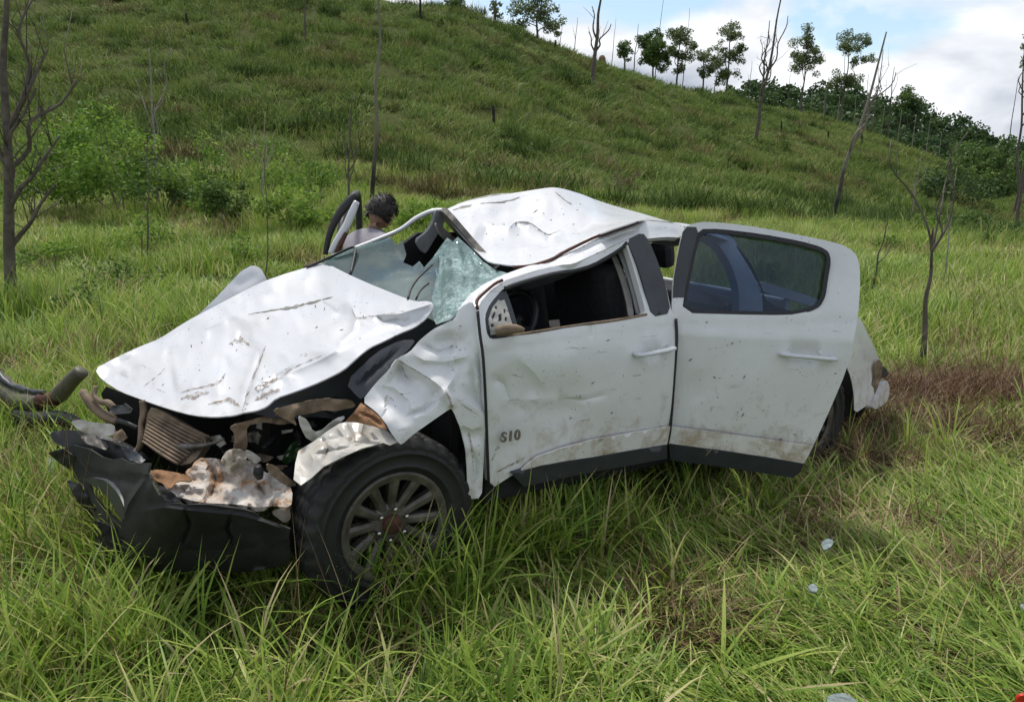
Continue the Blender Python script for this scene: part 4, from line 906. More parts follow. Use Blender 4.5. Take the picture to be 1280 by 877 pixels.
# ---- cab structure seen through the openings
panel('rear_pillar', [(868, 292), (880, 289), (900, 289), (916, 296), (928, 318), (940, 340), (952, 368), (954, 392), (958, 440), (960, 560), (900, 560), (915, 440), (924, 392), (924, 360), (913, 328), (898, 305), (884, 296)], [(868, 292, -.62), (916, 296, -.62), (952, 368, -.80), (924, 392, -.85), (930, 560, -.90), (898, 305, -.66)], M['paint'], step=6, thick=.05)
panel('cab_rear_panel', [(916, 300), (940, 330), (956, 368), (960, 560), (1010, 560), (1010, 395), (960, 380), (948, 352)], -.80, M['dark'], step=14)
panel('bed_front_rail', [(948, 350), (1000, 366), (1034, 378), (1034, 388), (1000, 378), (950, 364)], -.72, M['paint'], step=6, thick=.04)
box('floor_pan', (1.35, 0, .50), (2.5, 1.62, .07), M['under'])
box('firewall', (.42, 0, .82), (.05, 1.5, .60), M['under'])
box('rear_bulkhead', (2.72, .05, .82), (.05, 1.45, .60), M['dark'])
box('dashboard', (.66, .02, 1.00), (.38, 1.42, .24), M['dark'], bev=.05)
box('centre_console', (1.05, 0, .72), (.8, .26, .30), M['dark'], bev=.03)
def seat(x, y, rear=False):
    s_ = box('seat', (x, y, .78), (.52, .5 if not rear else 1.3, .16), M['seat'], bev=.05)
    box('seat_back', (x + .30, y, 1.08 if not rear else .96), (.16, .48 if not rear else 1.28, .62 if not rear else .40), M['seat'], s_, bev=.05, rot=(0, R(-14), 0))
    for yy in ([y] if not rear else [-.07, .55]): box('headrest', (x + .40 if not rear else x + .22, yy, 1.44 if not rear else 1.38), (.10, .27 if not rear else .16, .17), M['seat'], s_, bev=.045, rot=(0, R(-10), 0))
seat(1.22, -.38); seat(1.22, .38); seat(2.12, .0, True)
V, F = [], []
for i in range(28):
    a = 2 * math.pi * i / 28
    for k in range(8):
        b2 = 2 * math.pi * k / 8; rr = .18 + .016 * math.cos(b2); V.append((.016 * math.sin(b2), rr * math.cos(a), rr * math.sin(a)))
    for k in range(8): F.append((i * 8 + k, i * 8 + (k + 1) % 8, ((i + 1) % 28) * 8 + (k + 1) % 8, ((i + 1) % 28) * 8 + k))
swl = mesh('steering_wheel', V, F, M['black'], truck); swl.location = (.96, -.38, 1.08); swl.rotation_euler = (0, R(28), 0)
Vb, Fb = box_vf((0, 0, 0), (.05, .13, .12), .02); mesh('steering_hub', Vb, Fb, M['black'], swl)
for a in (0, math.pi, -math.pi / 2):
    Vs, Fs_ = tube_vf([(0, .05 * math.cos(a), .05 * math.sin(a)), (0, .175 * math.cos(a), .175 * math.sin(a))], .016, 6); mesh('steering_spoke', Vs, Fs_, M['black'], swl)
# far side of the cab: closed rear door, pillar, open front door
fs = [((.50, 1.15), (.50, .45), (1.60, .45), (1.60, 1.15))]
def slab(name, quad, y0, y1, mat, parent=truck, bev=.015):
    """flat outline in the side view (x, z), between two lateral positions"""
    n = len(quad); V = [(x_, y0, z_) for x_, z_ in quad] + [(x_, y1, z_) for x_, z_ in quad]
    F = [tuple(range(n)), tuple(range(2 * n - 1, n - 1, -1))] + [(i, i + n, (i + 1) % n + n, (i + 1) % n) for i in range(n)]
    return mesh(name, V, F, mat, parent, smooth=False)
slab('far_rear_door', [(1.68, 1.18), (1.68, .42), (2.35, .42), (2.66, .80), (2.70, 1.18)], .86, .93, M['paint'])
slab('far_rear_trim', [(1.70, 1.17), (1.70, .44), (2.34, .44), (2.64, .80), (2.68, 1.17)], .815, .857, M['under'])
slab('far_centre_pillar', [(1.55, .45), (1.70, .45), (1.70, 1.2), (1.78, 1.66), (1.66, 1.66), (1.56, 1.2)], .72, .86, M['under'])
slab('far_rear_pillar', [(2.56, .9), (2.74, .9), (2.74, 1.2), (2.70, 1.58), (2.60, 1.60), (2.52, 1.2)], .70, .86, M['paint'])
slab('far_opening_blackout', [(.56, .50), (1.56, .50), (1.60, 1.20), (1.50, 1.46), (1.02, 1.46), (.78, 1.30), (.60, 1.14)], .76, .80, M['under'])  # black slab added across the far opening so the cab looks dark
slab('far_sill', [(.45, .40), (2.7, .40), (2.7, .55), (.45, .55)], .80, .90, M['under'])
slab('far_wing', [(-.62, .60), (-.42, .66), (-.30, .80), (.0, .86), (.30, .80), (.42, .6), (.52, .6), (.52, 1.10), (.30, 1.08), (-.30, .90), (-.66, .74)], .74, .86, M['paint'])
# far front door hanging open beside the cab
fdr = slab('far_front_door', [(0, 1.12), (0, .45), (1.08, .45), (1.08, 1.12)], -.03, .03, M['paint'])
fdr.location = (.52, .92, 0); fdr.rotation_euler = (0, 0, R(58))
loop = [(.02, 0, 1.12), (.18, 0, 1.34), (.36, 0, 1.52), (.60, 0, 1.62), (.85, 0, 1.66), (1.02, 0, 1.64), (1.07, 0, 1.40), (1.08, 0, 1.12)]
V, F = tube_vf(smooth_line(loop, 4), .024, 8); mesh('window_frame', V, F, M['black'], fdr)
# far door window arc and pillar strip that show past the screen
tube('far_door_frame', [PY(a, b, 1.10) for a, b in ((407, 318), (410, 300), (417, 280), (428, 262), (438, 250), (444, 244))], [.018, .02, .024, .03, .03, .025], M['black'], k=4)
tube('far_door_frame', [PY(a, b, .98) for a, b in ((413, 317), (420, 303), (428, 290), (434, 280), (440, 266), (446, 252))], [.018, .022, .024, .026, .026, .02], M['paint_top'], k=4)
tube('far_door_seal', [PY(a, b, .95) for a, b in ((421, 315), (427, 303), (433, 291))], [.012, .016, .012], M['hub'], k=3)

# ---- bed
bed = panel('bed_side', [(960, 398), (1010, 396), (1050, 394), (1072, 393), (1080, 406), (1092, 432), (1099, 448), (1103, 458), (1100, 475), (1092, 495), (1086, 505), (1068, 517), (1068, 495), (1064, 472), (1057, 455), (1046, 444), (1030, 440), (1012, 446), (1000, 470), (994, 520), (980, 560), (950, 560)],
    [(960, 398, -.90), (1072, 393, -.86), (1092, 432, -.80), (1103, 458, -.72), (1086, 505, -.84), (1068, 517, -.93), (1057, 456, -.95), (994, 520, -.93), (1050, 420, -.93)], M['paint'], step=4, crumple=.022, cscale=26, seed=51,
    creases=[('s', [(1062, 395), (1072, 412), (1084, 440), (1092, 455)], 14, .05, 1), ('v', [(1066, 470), (1080, 466), (1094, 458)], 5, .015)])
panel('torn_bed_corner', [(1093, 455), (1099, 448), (1104, 456), (1102, 470), (1096, 488), (1088, 503), (1080, 508), (1088, 490), (1092, 470)], -.80, M['tan'], step=3, crumple=.03, cscale=12, seed=55)
panel('tail_lamp', [(1101, 456), (1108, 460), (1111, 468), (1106, 473), (1101, 470)], [(1101, 456, -.74), (1111, 468, -.62), (1101, 470, -.72)], M['black'], step=3, thick=.05)
panel('rear_bumper', [(1108, 474), (1112, 482), (1112, 494), (1107, 504), (1094, 512), (1090, 508), (1098, 494), (1103, 482)], [(1108, 474, -.74), (1112, 494, -.72), (1090, 508, -.86)], M['paint'], step=3, thick=.05, crumple=.01, cscale=10)
panel('bed_inner', [(1010, 410), (1040, 398), (1072, 398), (1098, 452), (1088, 500), (1070, 530), (1050, 560), (1000, 570)], -.58, M['under'], step=9)
box('bed_floor', (3.35, .05, .72), (1.15, 1.4, .06), M['under'])
box('bed_front_wall', (2.82, .05, .95), (.05, 1.5, .42), M['paint'])
slab('far_bed_side', [(2.80, 1.10), (2.80, .70), (3.80, .70), (3.86, .92), (3.30, 1.06)], .80, .90, M['paint'])
box('tailgate', (3.86, .12, .72), (.06, 1.3, .34), M['paint'], bev=.02, rot=(0, R(8), 0))
# ---- chassis
for yy in (-.42, .42): box('chassis_rail', (1.5, yy, .47), (4.4, .09, .14), M['under'])
tube('side_step', [(.60, -.72, .36), (1.0, -.78, .34), (1.8, -.78, .34), (2.5, -.74, .36)], .035, M['under'], k=3, flat=.6)
box('sill', (1.55, -.84, .46), (2.1, .10, .16), M['under'], bev=.02)
tube('rear_axle', [(3.096, -.75, .39), (3.096, 0, .42), (3.096, .75, .39)], [.05, .12, .05], M['under'], k=4)
tube('front_axle', [(0, -.75, .39), (0, 0, .44), (0, .75, .39)], [.05, .09, .05], M['under'], k=4)

# ---- wheels
def make_wheel(name, loc, detail=True, ry=0.0):
    V, F = lathe([(.205, .115), (.222, .120), (.238, .128), (.243, .118), (.240, .07), (.225, .02), (.222, -.06), (.242, -.12)], 56)
    V = V * np.array([1, -1, 1]); w = mesh(name, V, [f[::-1] for f in F], M['rim'], truck); w.location = loc; w.rotation_euler = (0, ry, 0)
    prof = [(.236, -.112), (.250, -.126), (.262, -.130), (.264, -.134), (.270, -.134), (.272, -.131), (.300, -.135), (.318, -.1355), (.320, -.139), (.327, -.139), (.329, -.135), (.345, -.131), (.352, -.134), (.364, -.127), (.378, -.106)]
    for g in (-.066, -.022, .022, .066): prof += [(.386, g - .030), (.388, g - .008), (.376, g - .006), (.376, g + .006), (.388, g + .008)]
    prof += [(.386, .096), (.378, .104), (.366, .120), (.345, .132), (.300, .135), (.252, .126), (.236, .112)]
    n = 132; V, F = lathe(prof, n); m = len(prof); V = np.array(V).reshape(n, m, 3)
    for i in range(n):                        # tread blocks: lateral grooves
        if i % 4 == 0:
            for j in range(11, m - 5):
                r = math.hypot(V[i, j, 0], V[i, j, 2]); V[i, j, [0, 2]] *= (r - .012) / r
    zmin = -.368                               # flattened where it stands
    V[..., 2] = np.where(V[..., 2] < zmin, zmin, V[..., 2])
    mesh('tyre', V.reshape(-1, 3), F, M['tyre'], w)
    if not detail: return w
    V, F = lathe([(.0, -.075), (.062, -.078), (.090, -.070), (.098, -.05), (.098, .0)], 32); mesh('hub_disc', V, [f[::-1] for f in F], M['rim'], w)
    V, F = lathe([(0, -.098), (.030, -.098), (.040, -.092), (.043, -.078), (.046, -.074)], 24); mesh('hub_cap', V, [f[::-1] for f in F], M['hub'], w)
    V, F = lathe([(.0, -.01), (.15, -.012), (.16, -.004), (.16, .02)], 32); mesh('brake_disc', V, F, M['under'], w)
    for k in range(12):
        a = 2 * math.pi * k / 12 + .12
        Vb = []
        for (r_, hw, o0, o1) in ((.070, .019, -.078, -.030), (.14, .021, -.094, -.045), (.19, .024, -.106, -.06), (.234, .034, -.116, -.08)):
            for s_ in (-1, 1): Vb += [(r_, o0 + .012, s_ * hw), (r_, o0, s_ * hw * .45), (r_, o1, s_ * hw)]
        Fb = []
        for q_ in range(3):
            i0, i1 = q_ * 6, q_ * 6 + 6
            for a_, b_ in ((0, 1), (1, 4), (4, 3), (3, 5), (5, 2), (2, 0)): Fb.append((i0 + a_, i0 + b_, i1 + b_, i1 + a_))
        Vb = [(x_ * math.cos(a) - z_ * math.sin(a), y_, x_ * math.sin(a) + z_ * math.cos(a)) for x_, y_, z_ in Vb]
        mesh('spoke', Vb, Fb, M['rim'], w, smooth=False)
    for k in range(6):
        a = 2 * math.pi * k / 6 + .52
        c = (.068 * math.cos(a), 0, .068 * math.sin(a)); V, F = lathe([(0, -.100), (.008, -.099), (.0105, -.094), (.0115, -.07)], 6)
        mesh('lug_nut', V + np.array(c), [f[::-1] for f in F], M['chrome'], w)
    return w
make_wheel('wheel', (.045, -.80, .3875), True, R(9)); make_wheel('wheel', (2.95, -.75, .3875), True, R(30))
make_wheel('wheel', (0, .80, .3875), False); make_wheel('wheel', (2.98, .80, .3875), False)

# ---- smashed front end
box('engine', (-.02, .05, .62), (.50, .62, .30), M['under'], bev=.05)
panel('engine_bay', [(120, 478), (182, 503), (242, 521), (300, 518), (345, 505), (400, 520), (420, 545), (400, 570), (360, 600), (250, 620), (190, 590), (150, 550)], [(120, 478, .55), (182, 503, .35), (300, 518, .12), (400, 545, -.2), (250, 600, .2), (150, 550, .5)], M['under'], step=14, crumple=.03)
rad_ = panel('radiator', [(186, 508), (200, 512), (232, 530), (262, 548), (242, 578), (222, 582), (196, 566), (178, 552)], [(186, 508, .10), (262, 548, -.28), (222, 582, -.22), (178, 552, .08)], M['tan'], step=6, thick=.03)
for k in range(11):
    t = k / 10; a = np.array([190, 510]) * (1 - t) + np.array([179, 551]) * t; b = np.array([262, 546]) * (1 - t) + np.array([223, 580]) * t
    tube('radiator_fin', [PY(a[0], a[1], .10 - .06 * t), PY((a[0] + b[0]) / 2, (a[1] + b[1]) / 2 + 1, -.10 - .04 * t), PY(b[0], b[1], -.27 + .03 * t)], .0062, M['tan'], rad_, n=6, k=3)
tube('coolant_hose', [PY(a, b, c) for a, b, c in ((182, 545, .06), (198, 552, -.02), (215, 557, -.12), (238, 558, -.24), (262, 555, -.34), (280, 548, -.4))], [.012, .017, .018, .014, .008, .005], M['steel'], k=4)
tube('bracket_post', [PY(a, b, c) for a, b, c in ((178, 500, .16), (180, 516, .14), (176, 530, .12), (177, 545, .10), (174, 560, .10), (164, 568, .12))], [.016, .02, .012, .018, .016, .010], M['tan'], k=4, n=6)
tube('bent_tube', [PY(a, b, c) for a, b, c in ((103, 489, .55), (112, 502, .50), (124, 514, .45), (136, 522, .40), (147, 527, .35))], [.018, .024, .024, .024, .018], M['tan'], k=4)
tube('bent_tube', [PY(a, b, c) for a, b, c in ((120, 482, .50), (118, 494, .48), (126, 502, .44), (136, 504, .40), (148, 516, .36))], [.010, .012, .014, .018, .014], M['tan'], k=4)
panel('lamp_panel', [(88, 526), (100, 524), (118, 528), (142, 530), (144, 542), (132, 546), (152, 550), (150, 554), (120, 546), (96, 536)], [(88, 526, .55), (142, 530, .30), (152, 552, .22)], M['torn'], step=4, crumple=.02, cscale=14, seed=61)
panel('bumper_beam', [(60, 540), (90, 536), (130, 548), (160, 562), (178, 576), (150, 578), (110, 566), (70, 556)], [(60, 540, .72), (90, 536, .60), (178, 576, -.02), (110, 566, .45)], M['black'], step=6, thick=.06, crumple=.02)
bump_ = panel('front_bumper', [(80, 560), (92, 556), (112, 561), (128, 571), (140, 574), (150, 572), (165, 579), (187, 578), (185, 590), (192, 607), (198, 618), (206, 627), (232, 630), (258, 630), (280, 633), (302, 636), (318, 640), (330, 648), (345, 653), (362, 661), (360, 674), (348, 676), (335, 686), (312, 684), (290, 690), (262, 684), (240, 687), (216, 683), (200, 689), (180, 680), (168, 684), (158, 672), (142, 668), (134, 652), (122, 648), (120, 632), (108, 622), (104, 606), (92, 596), (90, 580)],
    [(80, 560, .62), (112, 560, .30), (138, 572, .05), (187, 578, -.45), (204, 626, -.68), (280, 632, -.80), (362, 661, -.90), (335, 688, -.80), (240, 687, -.60), (168, 686, -.36), (122, 648, .05), (98, 600, .40), (170, 620, -.40)],
    M['bumper'], step=3.2, thick=.008, crumple=.014, cscale=40, seed=71, soft=0, holes=[[(112, 604), (126, 600), (140, 610), (152, 630), (156, 648), (146, 650), (130, 634), (116, 618)]],
    creases=[('s', [(362, 664), (330, 652), (300, 644), (205, 634), (170, 640)], 14, .06, 1), ('v', [(186, 578), (180, 600), (160, 630), (150, 660)], 7, -.04), ('s', [(150, 588), (170, 592), (190, 592)], 10, .05), ('v', [(230, 634), (238, 655), (226, 684)], 5, .035), ('v', [(290, 640), (284, 660), (296, 686)], 5, .035), ('s', [(100, 580), (140, 592), (180, 600)], 12, .04, 1)])
for k_i, (pl, y0, mt) in enumerate((([(60, 566), (78, 560), (96, 572), (120, 590), (116, 600), (96, 592), (76, 580)], .55, 'black'), ([(84, 600), (100, 604), (112, 624), (128, 650), (120, 656), (104, 636), (90, 616)], .30, 'black'), ([(120, 650), (136, 656), (160, 676), (184, 690), (160, 696), (134, 680)], -.15, 'under'), ([(150, 556), (166, 560), (182, 574), (176, 580), (160, 574)], .02, 'trim'), ([(196, 604), (212, 612), (228, 628), (206, 626)], -.60, 'under'), ([(96, 540), (120, 544), (140, 556), (132, 562), (108, 554)], .40, 'steel'))):
    panel('torn_plastic', pl, [(pl[0][0], pl[0][1], y0), (pl[2][0], pl[2][1], y0 - .10), (pl[3][0], pl[3][1], y0 - .12), (pl[-1][0], pl[-1][1], y0 - .03)], M[mt], step=3, crumple=.02, cscale=14, seed=120 + k_i, soft=0)
panel('lower_valance', [(118, 630), (140, 655), (168, 670), (240, 674), (330, 672), (362, 664), (364, 705), (300, 716), (200, 716), (140, 706), (118, 680)], [(118, 640, .10), (168, 684, -.35), (330, 690, -.78), (364, 705, -.82), (200, 716, -.40), (118, 680, .05)], M['black'], step=8, crumple=.02)
panel('lamp_bezel', [(102, 600), (114, 596), (132, 600), (148, 616), (158, 640), (156, 656), (146, 640), (134, 620), (118, 608)], [(102, 600, .38), (148, 616, -.20), (156, 656, -.28)], M['trim'], step=4, thick=.02)
panel('bumper_foam', [(188, 590), (206, 590), (232, 596), (246, 572), (268, 572), (282, 576), (296, 570), (318, 578), (330, 590), (352, 596), (366, 612), (364, 634), (340, 632), (318, 634), (300, 630), (250, 628), (214, 618), (200, 600)],
    [(188, 590, -.42), (246, 572, -.40), (296, 570, -.48), (330, 590, -.60), (364, 620, -.78), (300, 630, -.74), (214, 618, -.58)], M['stain'], step=3, crumple=.05, cscale=20, seed=81, thick=.02, creases=[('s', [(240, 590), (280, 592), (330, 604)], 14, .05), ('v', [(262, 576), (270, 600), (262, 625)], 8, .04), ('v', [(310, 580), (322, 604), (336, 626)], 8, .04)])
panel('foam_shard', [(186, 589), (196, 586), (220, 590), (238, 594), (240, 602), (222, 600), (212, 612), (204, 604), (194, 600)], [(186, 589, -.50), (240, 600, -.60), (212, 612, -.62)], M['rust'], step=3, crumple=.02, cscale=10, seed=82)
panel('foam_shard', [(276, 574), (284, 562), (298, 560), (310, 566), (306, 580), (296, 596), (284, 592)], -.62, M['foam'], step=3, crumple=.04, cscale=10, seed=83)
panel('foam_shard', [(306, 562), (318, 566), (328, 574), (320, 580), (308, 572)], -.60, M['torn'], step=3, crumple=.02, cscale=10, seed=84)
panel('foam_shard', [(332, 578), (344, 582), (360, 596), (372, 606), (360, 608), (344, 598), (334, 588)], -.72, M['tan'], step=3, crumple=.02, cscale=10, seed=85)
tube('wiring_plug', [PY(a, b, -.70) for a, b in ((322, 582), (323, 590), (325, 598))], [.014, .022, .012], M['black'], k=4)
panel('corner_bracket', [(338, 640), (350, 634), (362, 632), (364, 648), (356, 654)], -.76, M['foam'], step=4, crumple=.02)
tube('hanging_strap', [PY(a, b, -.46) for a, b in ((298, 530), (303, 545), (300, 560), (296, 572))], [.024, .022, .024, .014], M['tan'], k=3, flat=.3)

cl = np.random.default_rng(17)
CLUT = [(296, 548), (318, 545), (338, 552), (352, 566), (330, 570), (372, 548), (386, 530), (360, 540), (410, 512), (392, 508), (150, 512), (160, 530), (150, 545), (205, 598), (282, 560), (268, 552), (345, 585), (420, 500), (300, 532), (326, 530)]
for i, (px, py) in enumerate(CLUT):
    y_ = np.interp(px, [100, 180, 260, 340, 420], [.40, .10, -.22, -.40, -.52]); w_, h_ = cl.uniform(7, 15), cl.uniform(5, 12); a0 = cl.uniform(0, 3)
    if i % 3 < 2:
        ang = np.sort(cl.uniform(0, 6.28, 7)); pl = [(px + w_ * math.cos(a) * cl.uniform(.5, 1.2), py + h_ * math.sin(a) * cl.uniform(.5, 1.2)) for a in ang]
        try: panel('crushed_bracket', pl, [(px - 9, py, y_ + .05), (px + 9, py - 4, y_ - .05), (px, py + 9, y_ - .04), (px, py - 9, y_ + .02)], M[('tan', 'steel', 'black', 'torn')[i % 4]], step=3, crumple=.03, cscale=9, seed=90 + i, soft=0)
        except Exception as e_: print('skip', e_)
    else:
        tube('loose_hose', [PY(px - 14 * math.cos(a0), py - 8 * math.sin(a0), y_ + .04), PY(px + cl.normal(0, 3), py + cl.normal(0, 3), y_ - .02), PY(px + 15 * math.cos(a0), py + 9 * math.sin(a0), y_ - .05)], .011, M['black'], k=4, n=6)
panel('wet_leaf', [(352, 576), (362, 556), (374, 548), (378, 560), (370, 574), (358, 580)], -.46, simple('green leaf plastic', (.03, .075, .02), .4, 0, .3, 20), step=3, crumple=.02, cscale=8)

# ---- bits of grass, bark and dried mud stuck to the bodywork, and fold shade drawn on
def flecks(name, spots, fbase, ctrlf, mat, n, lo, hi, seed):
    r_ = np.random.default_rng(seed); V, F = [], []
    for i in range(n):
        sp = spots[r_.integers(len(spots))]
        px, py = sp[0] + r_.normal(0, sp[2]), sp[1] + r_.normal(0, sp[3])
        L = r_.uniform(lo, hi) * (3 if r_.random() < .25 else 1); w = r_.uniform(.8, 1.5) if L > 4 else L * .4; a = r_.uniform(-1.1, 1.1) - .6
        d = np.array([math.cos(a), math.sin(a)]); nn = np.array([-d[1], d[0]])
        q = np.array([[px, py]]) + np.array([[-.5, 0], [0, .5], [.5, 0], [0, -.5]]) @ np.array([d * L, nn * w])
        P_ = fbase(q[:, 0], q[:, 1], ctrlf(q[:, 0], q[:, 1])); k = len(V); mid_ = P_.mean(0)
        V += list(P_) + [mid_ + (CAMT - mid_) / np.linalg.norm(CAMT - mid_) * .006]
        F += [(k, k + 1, k + 4), (k + 1, k + 2, k + 4), (k + 2, k + 3, k + 4), (k + 3, k, k + 4)]
    o = mesh(name, V, F, mat, truck, smooth=False); o['kind'] = 'stuff'; return o
def surf_y(obj):
    """lateral position of a built panel under each photo pixel (front surface, nearest vertex)"""
    n = FRONT[obj.name]; co = np.zeros(len(obj.data.vertices) * 3); obj.data.vertices.foreach_get('co', co); co = co.reshape(-1, 3)[:n]
    w_ = co @ TM.T + TT - np.array([0, 0, CAMH]); c_, s_ = math.cos(PITCH), math.sin(PITCH)
    zc = w_[:, 1] * c_ - w_[:, 2] * s_; uv = np.stack([640 + FPX * w_[:, 0] / zc, 438.5 - FPX * (w_[:, 2] * c_ + w_[:, 1] * s_) / zc], 1)
    def f(px, py):
        o_ = []
        for a, b in zip(px, py):
            d2 = ((uv - (a, b)) ** 2).sum(1); k = np.argsort(d2)[:3]; wt = 1 / (d2[k] + .1); o_.append((co[k, 1] * wt).sum() / wt.sum())
        return np.array(o_) - .003
    return f
def scrape(lines, surf, mat, seed):
    """irregular smears, scratches and drawn fold shade lying on a panel"""
    r_ = np.random.default_rng(seed); V, F = [], []
    for ln, w_ in lines:
        p = smooth_line(np.array(ln, float), 6); t_ = np.gradient(p, axis=0); t_ /= np.linalg.norm(t_, axis=1, keepdims=True); nn = np.stack([-t_[:, 1], t_[:, 0]], 1)
        u = np.linspace(0, 1, len(p)); ww = w_ * np.sin(np.pi * np.clip(u, .02, .98)) ** .6 * (.5 + .8 * r_.random(len(p)))
        L_ = p + nn * (ww * r_.uniform(.2, .8, len(p)))[:, None]; R_ = p - nn * (ww * r_.uniform(.2, .8, len(p)))[:, None]; k = len(V)
        for a, b in zip(PY(L_[:, 0], L_[:, 1], surf(L_[:, 0], L_[:, 1]) - .002), PY(R_[:, 0], R_[:, 1], surf(R_[:, 0], R_[:, 1]) - .002)): V += [a, b]
        F += [(k + 2 * i, k + 2 * i + 1, k + 2 * i + 3, k + 2 * i + 2) for i in range(len(p) - 1)]
    o = mesh('mud_and_fold_streaks', V, F, mat, truck); o['kind'] = 'stuff'; return o
def smear_mat():
    m, nt, b = mat_new('smeared brown mud'); nt.links.new(ramp(nt, noise_tex(nt, 40, 5, .7), [(.3, (.16, .11, .075)), (.7, (.36, .28, .21))]), b.inputs['Base Color']); b.inputs['Roughness'].default_value = .85
    t = nt.nodes.new('ShaderNodeBsdfTransparent'); x_ = nt.nodes.new('ShaderNodeMixShader')
    nt.links.new(ramp(nt, noise_tex(nt, 55, 5, .75), [(.40, (0, 0, 0)), (.62, (.9, .9, .9))]), x_.inputs[0]); nt.links.new(t.outputs[0], x_.inputs[1]); nt.links.new(b.outputs[0], x_.inputs[2]); nt.links.new(x_.outputs[0], nt.nodes['Material Output'].inputs[0]); return m
M['smear'] = smear_mat(); M['slit'] = simple('dark grey fold shade', (0.17, 0.17, 0.15), .6, .2, .4, 40)  # slit: dark grey strips that paint in the shade of folds and tear
sh_ = surf_y(hood); sr_ = surf_y(roof); sf_ = surf_y(fdoor); sw_ = surf_y(wing)
scrape([([(303, 514), (308, 496), (316, 474), (326, 448), (332, 432)], 2.6), ([(318, 486), (332, 482), (346, 470)], 7), ([(326, 478), (346, 474), (370, 458), (402, 444)], 3), ([(225, 490), (250, 484), (272, 478), (282, 466)], 3.2), ([(440, 384), (446, 397), (470, 394), (508, 388)], 2.0), ([(180, 482), (196, 470), (206, 460)], 1.6), ([(196, 486), (206, 490)], 1.8), ([(286, 430), (300, 424), (312, 432)], 5), ([(260, 505), (285, 500), (300, 508)], 6), ([(318, 500), (335, 492), (350, 486)], 8), ([(225, 498), (245, 494), (262, 490)], 6)], sh_, M['smear'], 1)
scrape([([(310, 393), (345, 387), (372, 382), (400, 375), (416, 371)], 2.4), ([(350, 386), (366, 384), (380, 379)], 3.4)], sh_, M['slit'], 2)
scrape([([(638, 285), (645, 278), (662, 278), (676, 288), (686, 293), (700, 287)], 1.1), ([(694, 240), (706, 250), (716, 256)], 1.3), ([(600, 254), (630, 252), (650, 246)], 2.2), ([(566, 262), (590, 256)], 3)], sr_, M['slit'], 3)
scrape([([(640, 468), (655, 472)], 1.2), ([(615, 575), (622, 560), (626, 545)], 3), ([(620, 590), (640, 580), (655, 572)], 3.5), ([(660, 578), (690, 566), (720, 557)], 1.8), ([(636, 500), (650, 499)], 1.0), ([(790, 470), (802, 468)], .9)], sf_, M['smear'], 4)
scrape([([(498, 450), (520, 463), (545, 478)], 1.8), ([(556, 486), (562, 498), (566, 510)], 3.0), ([(480, 505), (484, 495), (492, 500)], 3), ([(500, 452), (506, 468), (512, 474)], 1.5), ([(570, 500), (585, 510), (600, 520)], 1.6), ([(586, 540), (590, 560), (592, 590)], 3)], sw_, M['smear'], 5)
M['fleck'] = simple('dried mud and bark', (0.13, 0.095, 0.062), 0.9, 0, .5, 40)
flecks('mud_flecks', [(300, 430, 70, 30), (250, 480, 45, 14), (420, 400, 45, 15), (330, 480, 14, 14)], PY, surf_y(hood), M['fleck'], 50, 0.9, 2.6, 1)
flecks('mud_flecks', [(640, 290, 35, 12), (715, 265, 25, 10)], PY, surf_y(roof), M['fleck'], 20, 1.2, 3.2, 2)
flecks('mud_flecks', [(660, 480, 40, 40), (720, 510, 60, 30), (790, 510, 30, 30)], PY, surf_y(fdoor), M['fleck'], 26, 0.9, 2.4, 3)
flecks('mud_flecks', [(940, 500, 45, 25), (990, 530, 20, 15), (900, 470, 40, 30)], PY, surf_y(rdoor), M['fleck'], 40, 0.9, 2.6, 4)
flecks('mud_flecks', [(520, 480, 30, 30), (580, 440, 12, 30)], PY, surf_y(wing), M['fleck'], 18, .9, 2.2, 5)
# ------------------------------------------------------------------ trees, shrubs and other plants
def leaf_mat(name, dark, light, trans=.3):
    m, nt, b = mat_new(name)
    a_ = nt.nodes.new('ShaderNodeAttribute'); a_.attribute_name = 'tint'
    col = ramp(nt, a_.outputs['Fac'], [(0, dark), (1, light)])
    nt.links.new(col, b.inputs['Base Color']); b.inputs['Roughness'].default_value = .6; b.inputs['Specular IOR Level'].default_value = .25
    t = nt.nodes.new('ShaderNodeBsdfTranslucent'); nt.links.new(col, t.inputs[0])
    x_ = nt.nodes.new('ShaderNodeMixShader'); x_.inputs[0].default_value = trans
    nt.links.new(b.outputs[0], x_.inputs[1]); nt.links.new(t.outputs[0], x_.inputs[2]); nt.links.new(x_.outputs[0], nt.nodes['Material Output'].inputs[0])
    return m
M['leaf_fresh'] = leaf_mat('fresh green leaves', (.070, .150, .022), (.26, .39, .065), .4)
M['leaf_mid'] = leaf_mat('mid green leaves', (.045, .095, .022), (.15, .23, .055))
M['leaf_dark'] = leaf_mat('dark forest leaves', (.024, .056, .018), (.090, .150, .045))
M['leaf_euc'] = leaf_mat('grey green eucalyptus leaves', (.075, .110, .045), (.22, .27, .11), .4)
M['leaf_dry'] = leaf_mat('withered leaves', (.10, .075, .04), (.24, .19, .10))
M['bark'] = simple('grey brown bark', (.105, .088, .070), .9, 0, .45, 9, .6)
M['bark_pale'] = simple('pale dead bark', (.26, .23, .19), .85, 0, .4, 7, .5)
M['char'] = simple('charred trunk', (.020, .018, .016), .95, 0, .5, 9, .6)
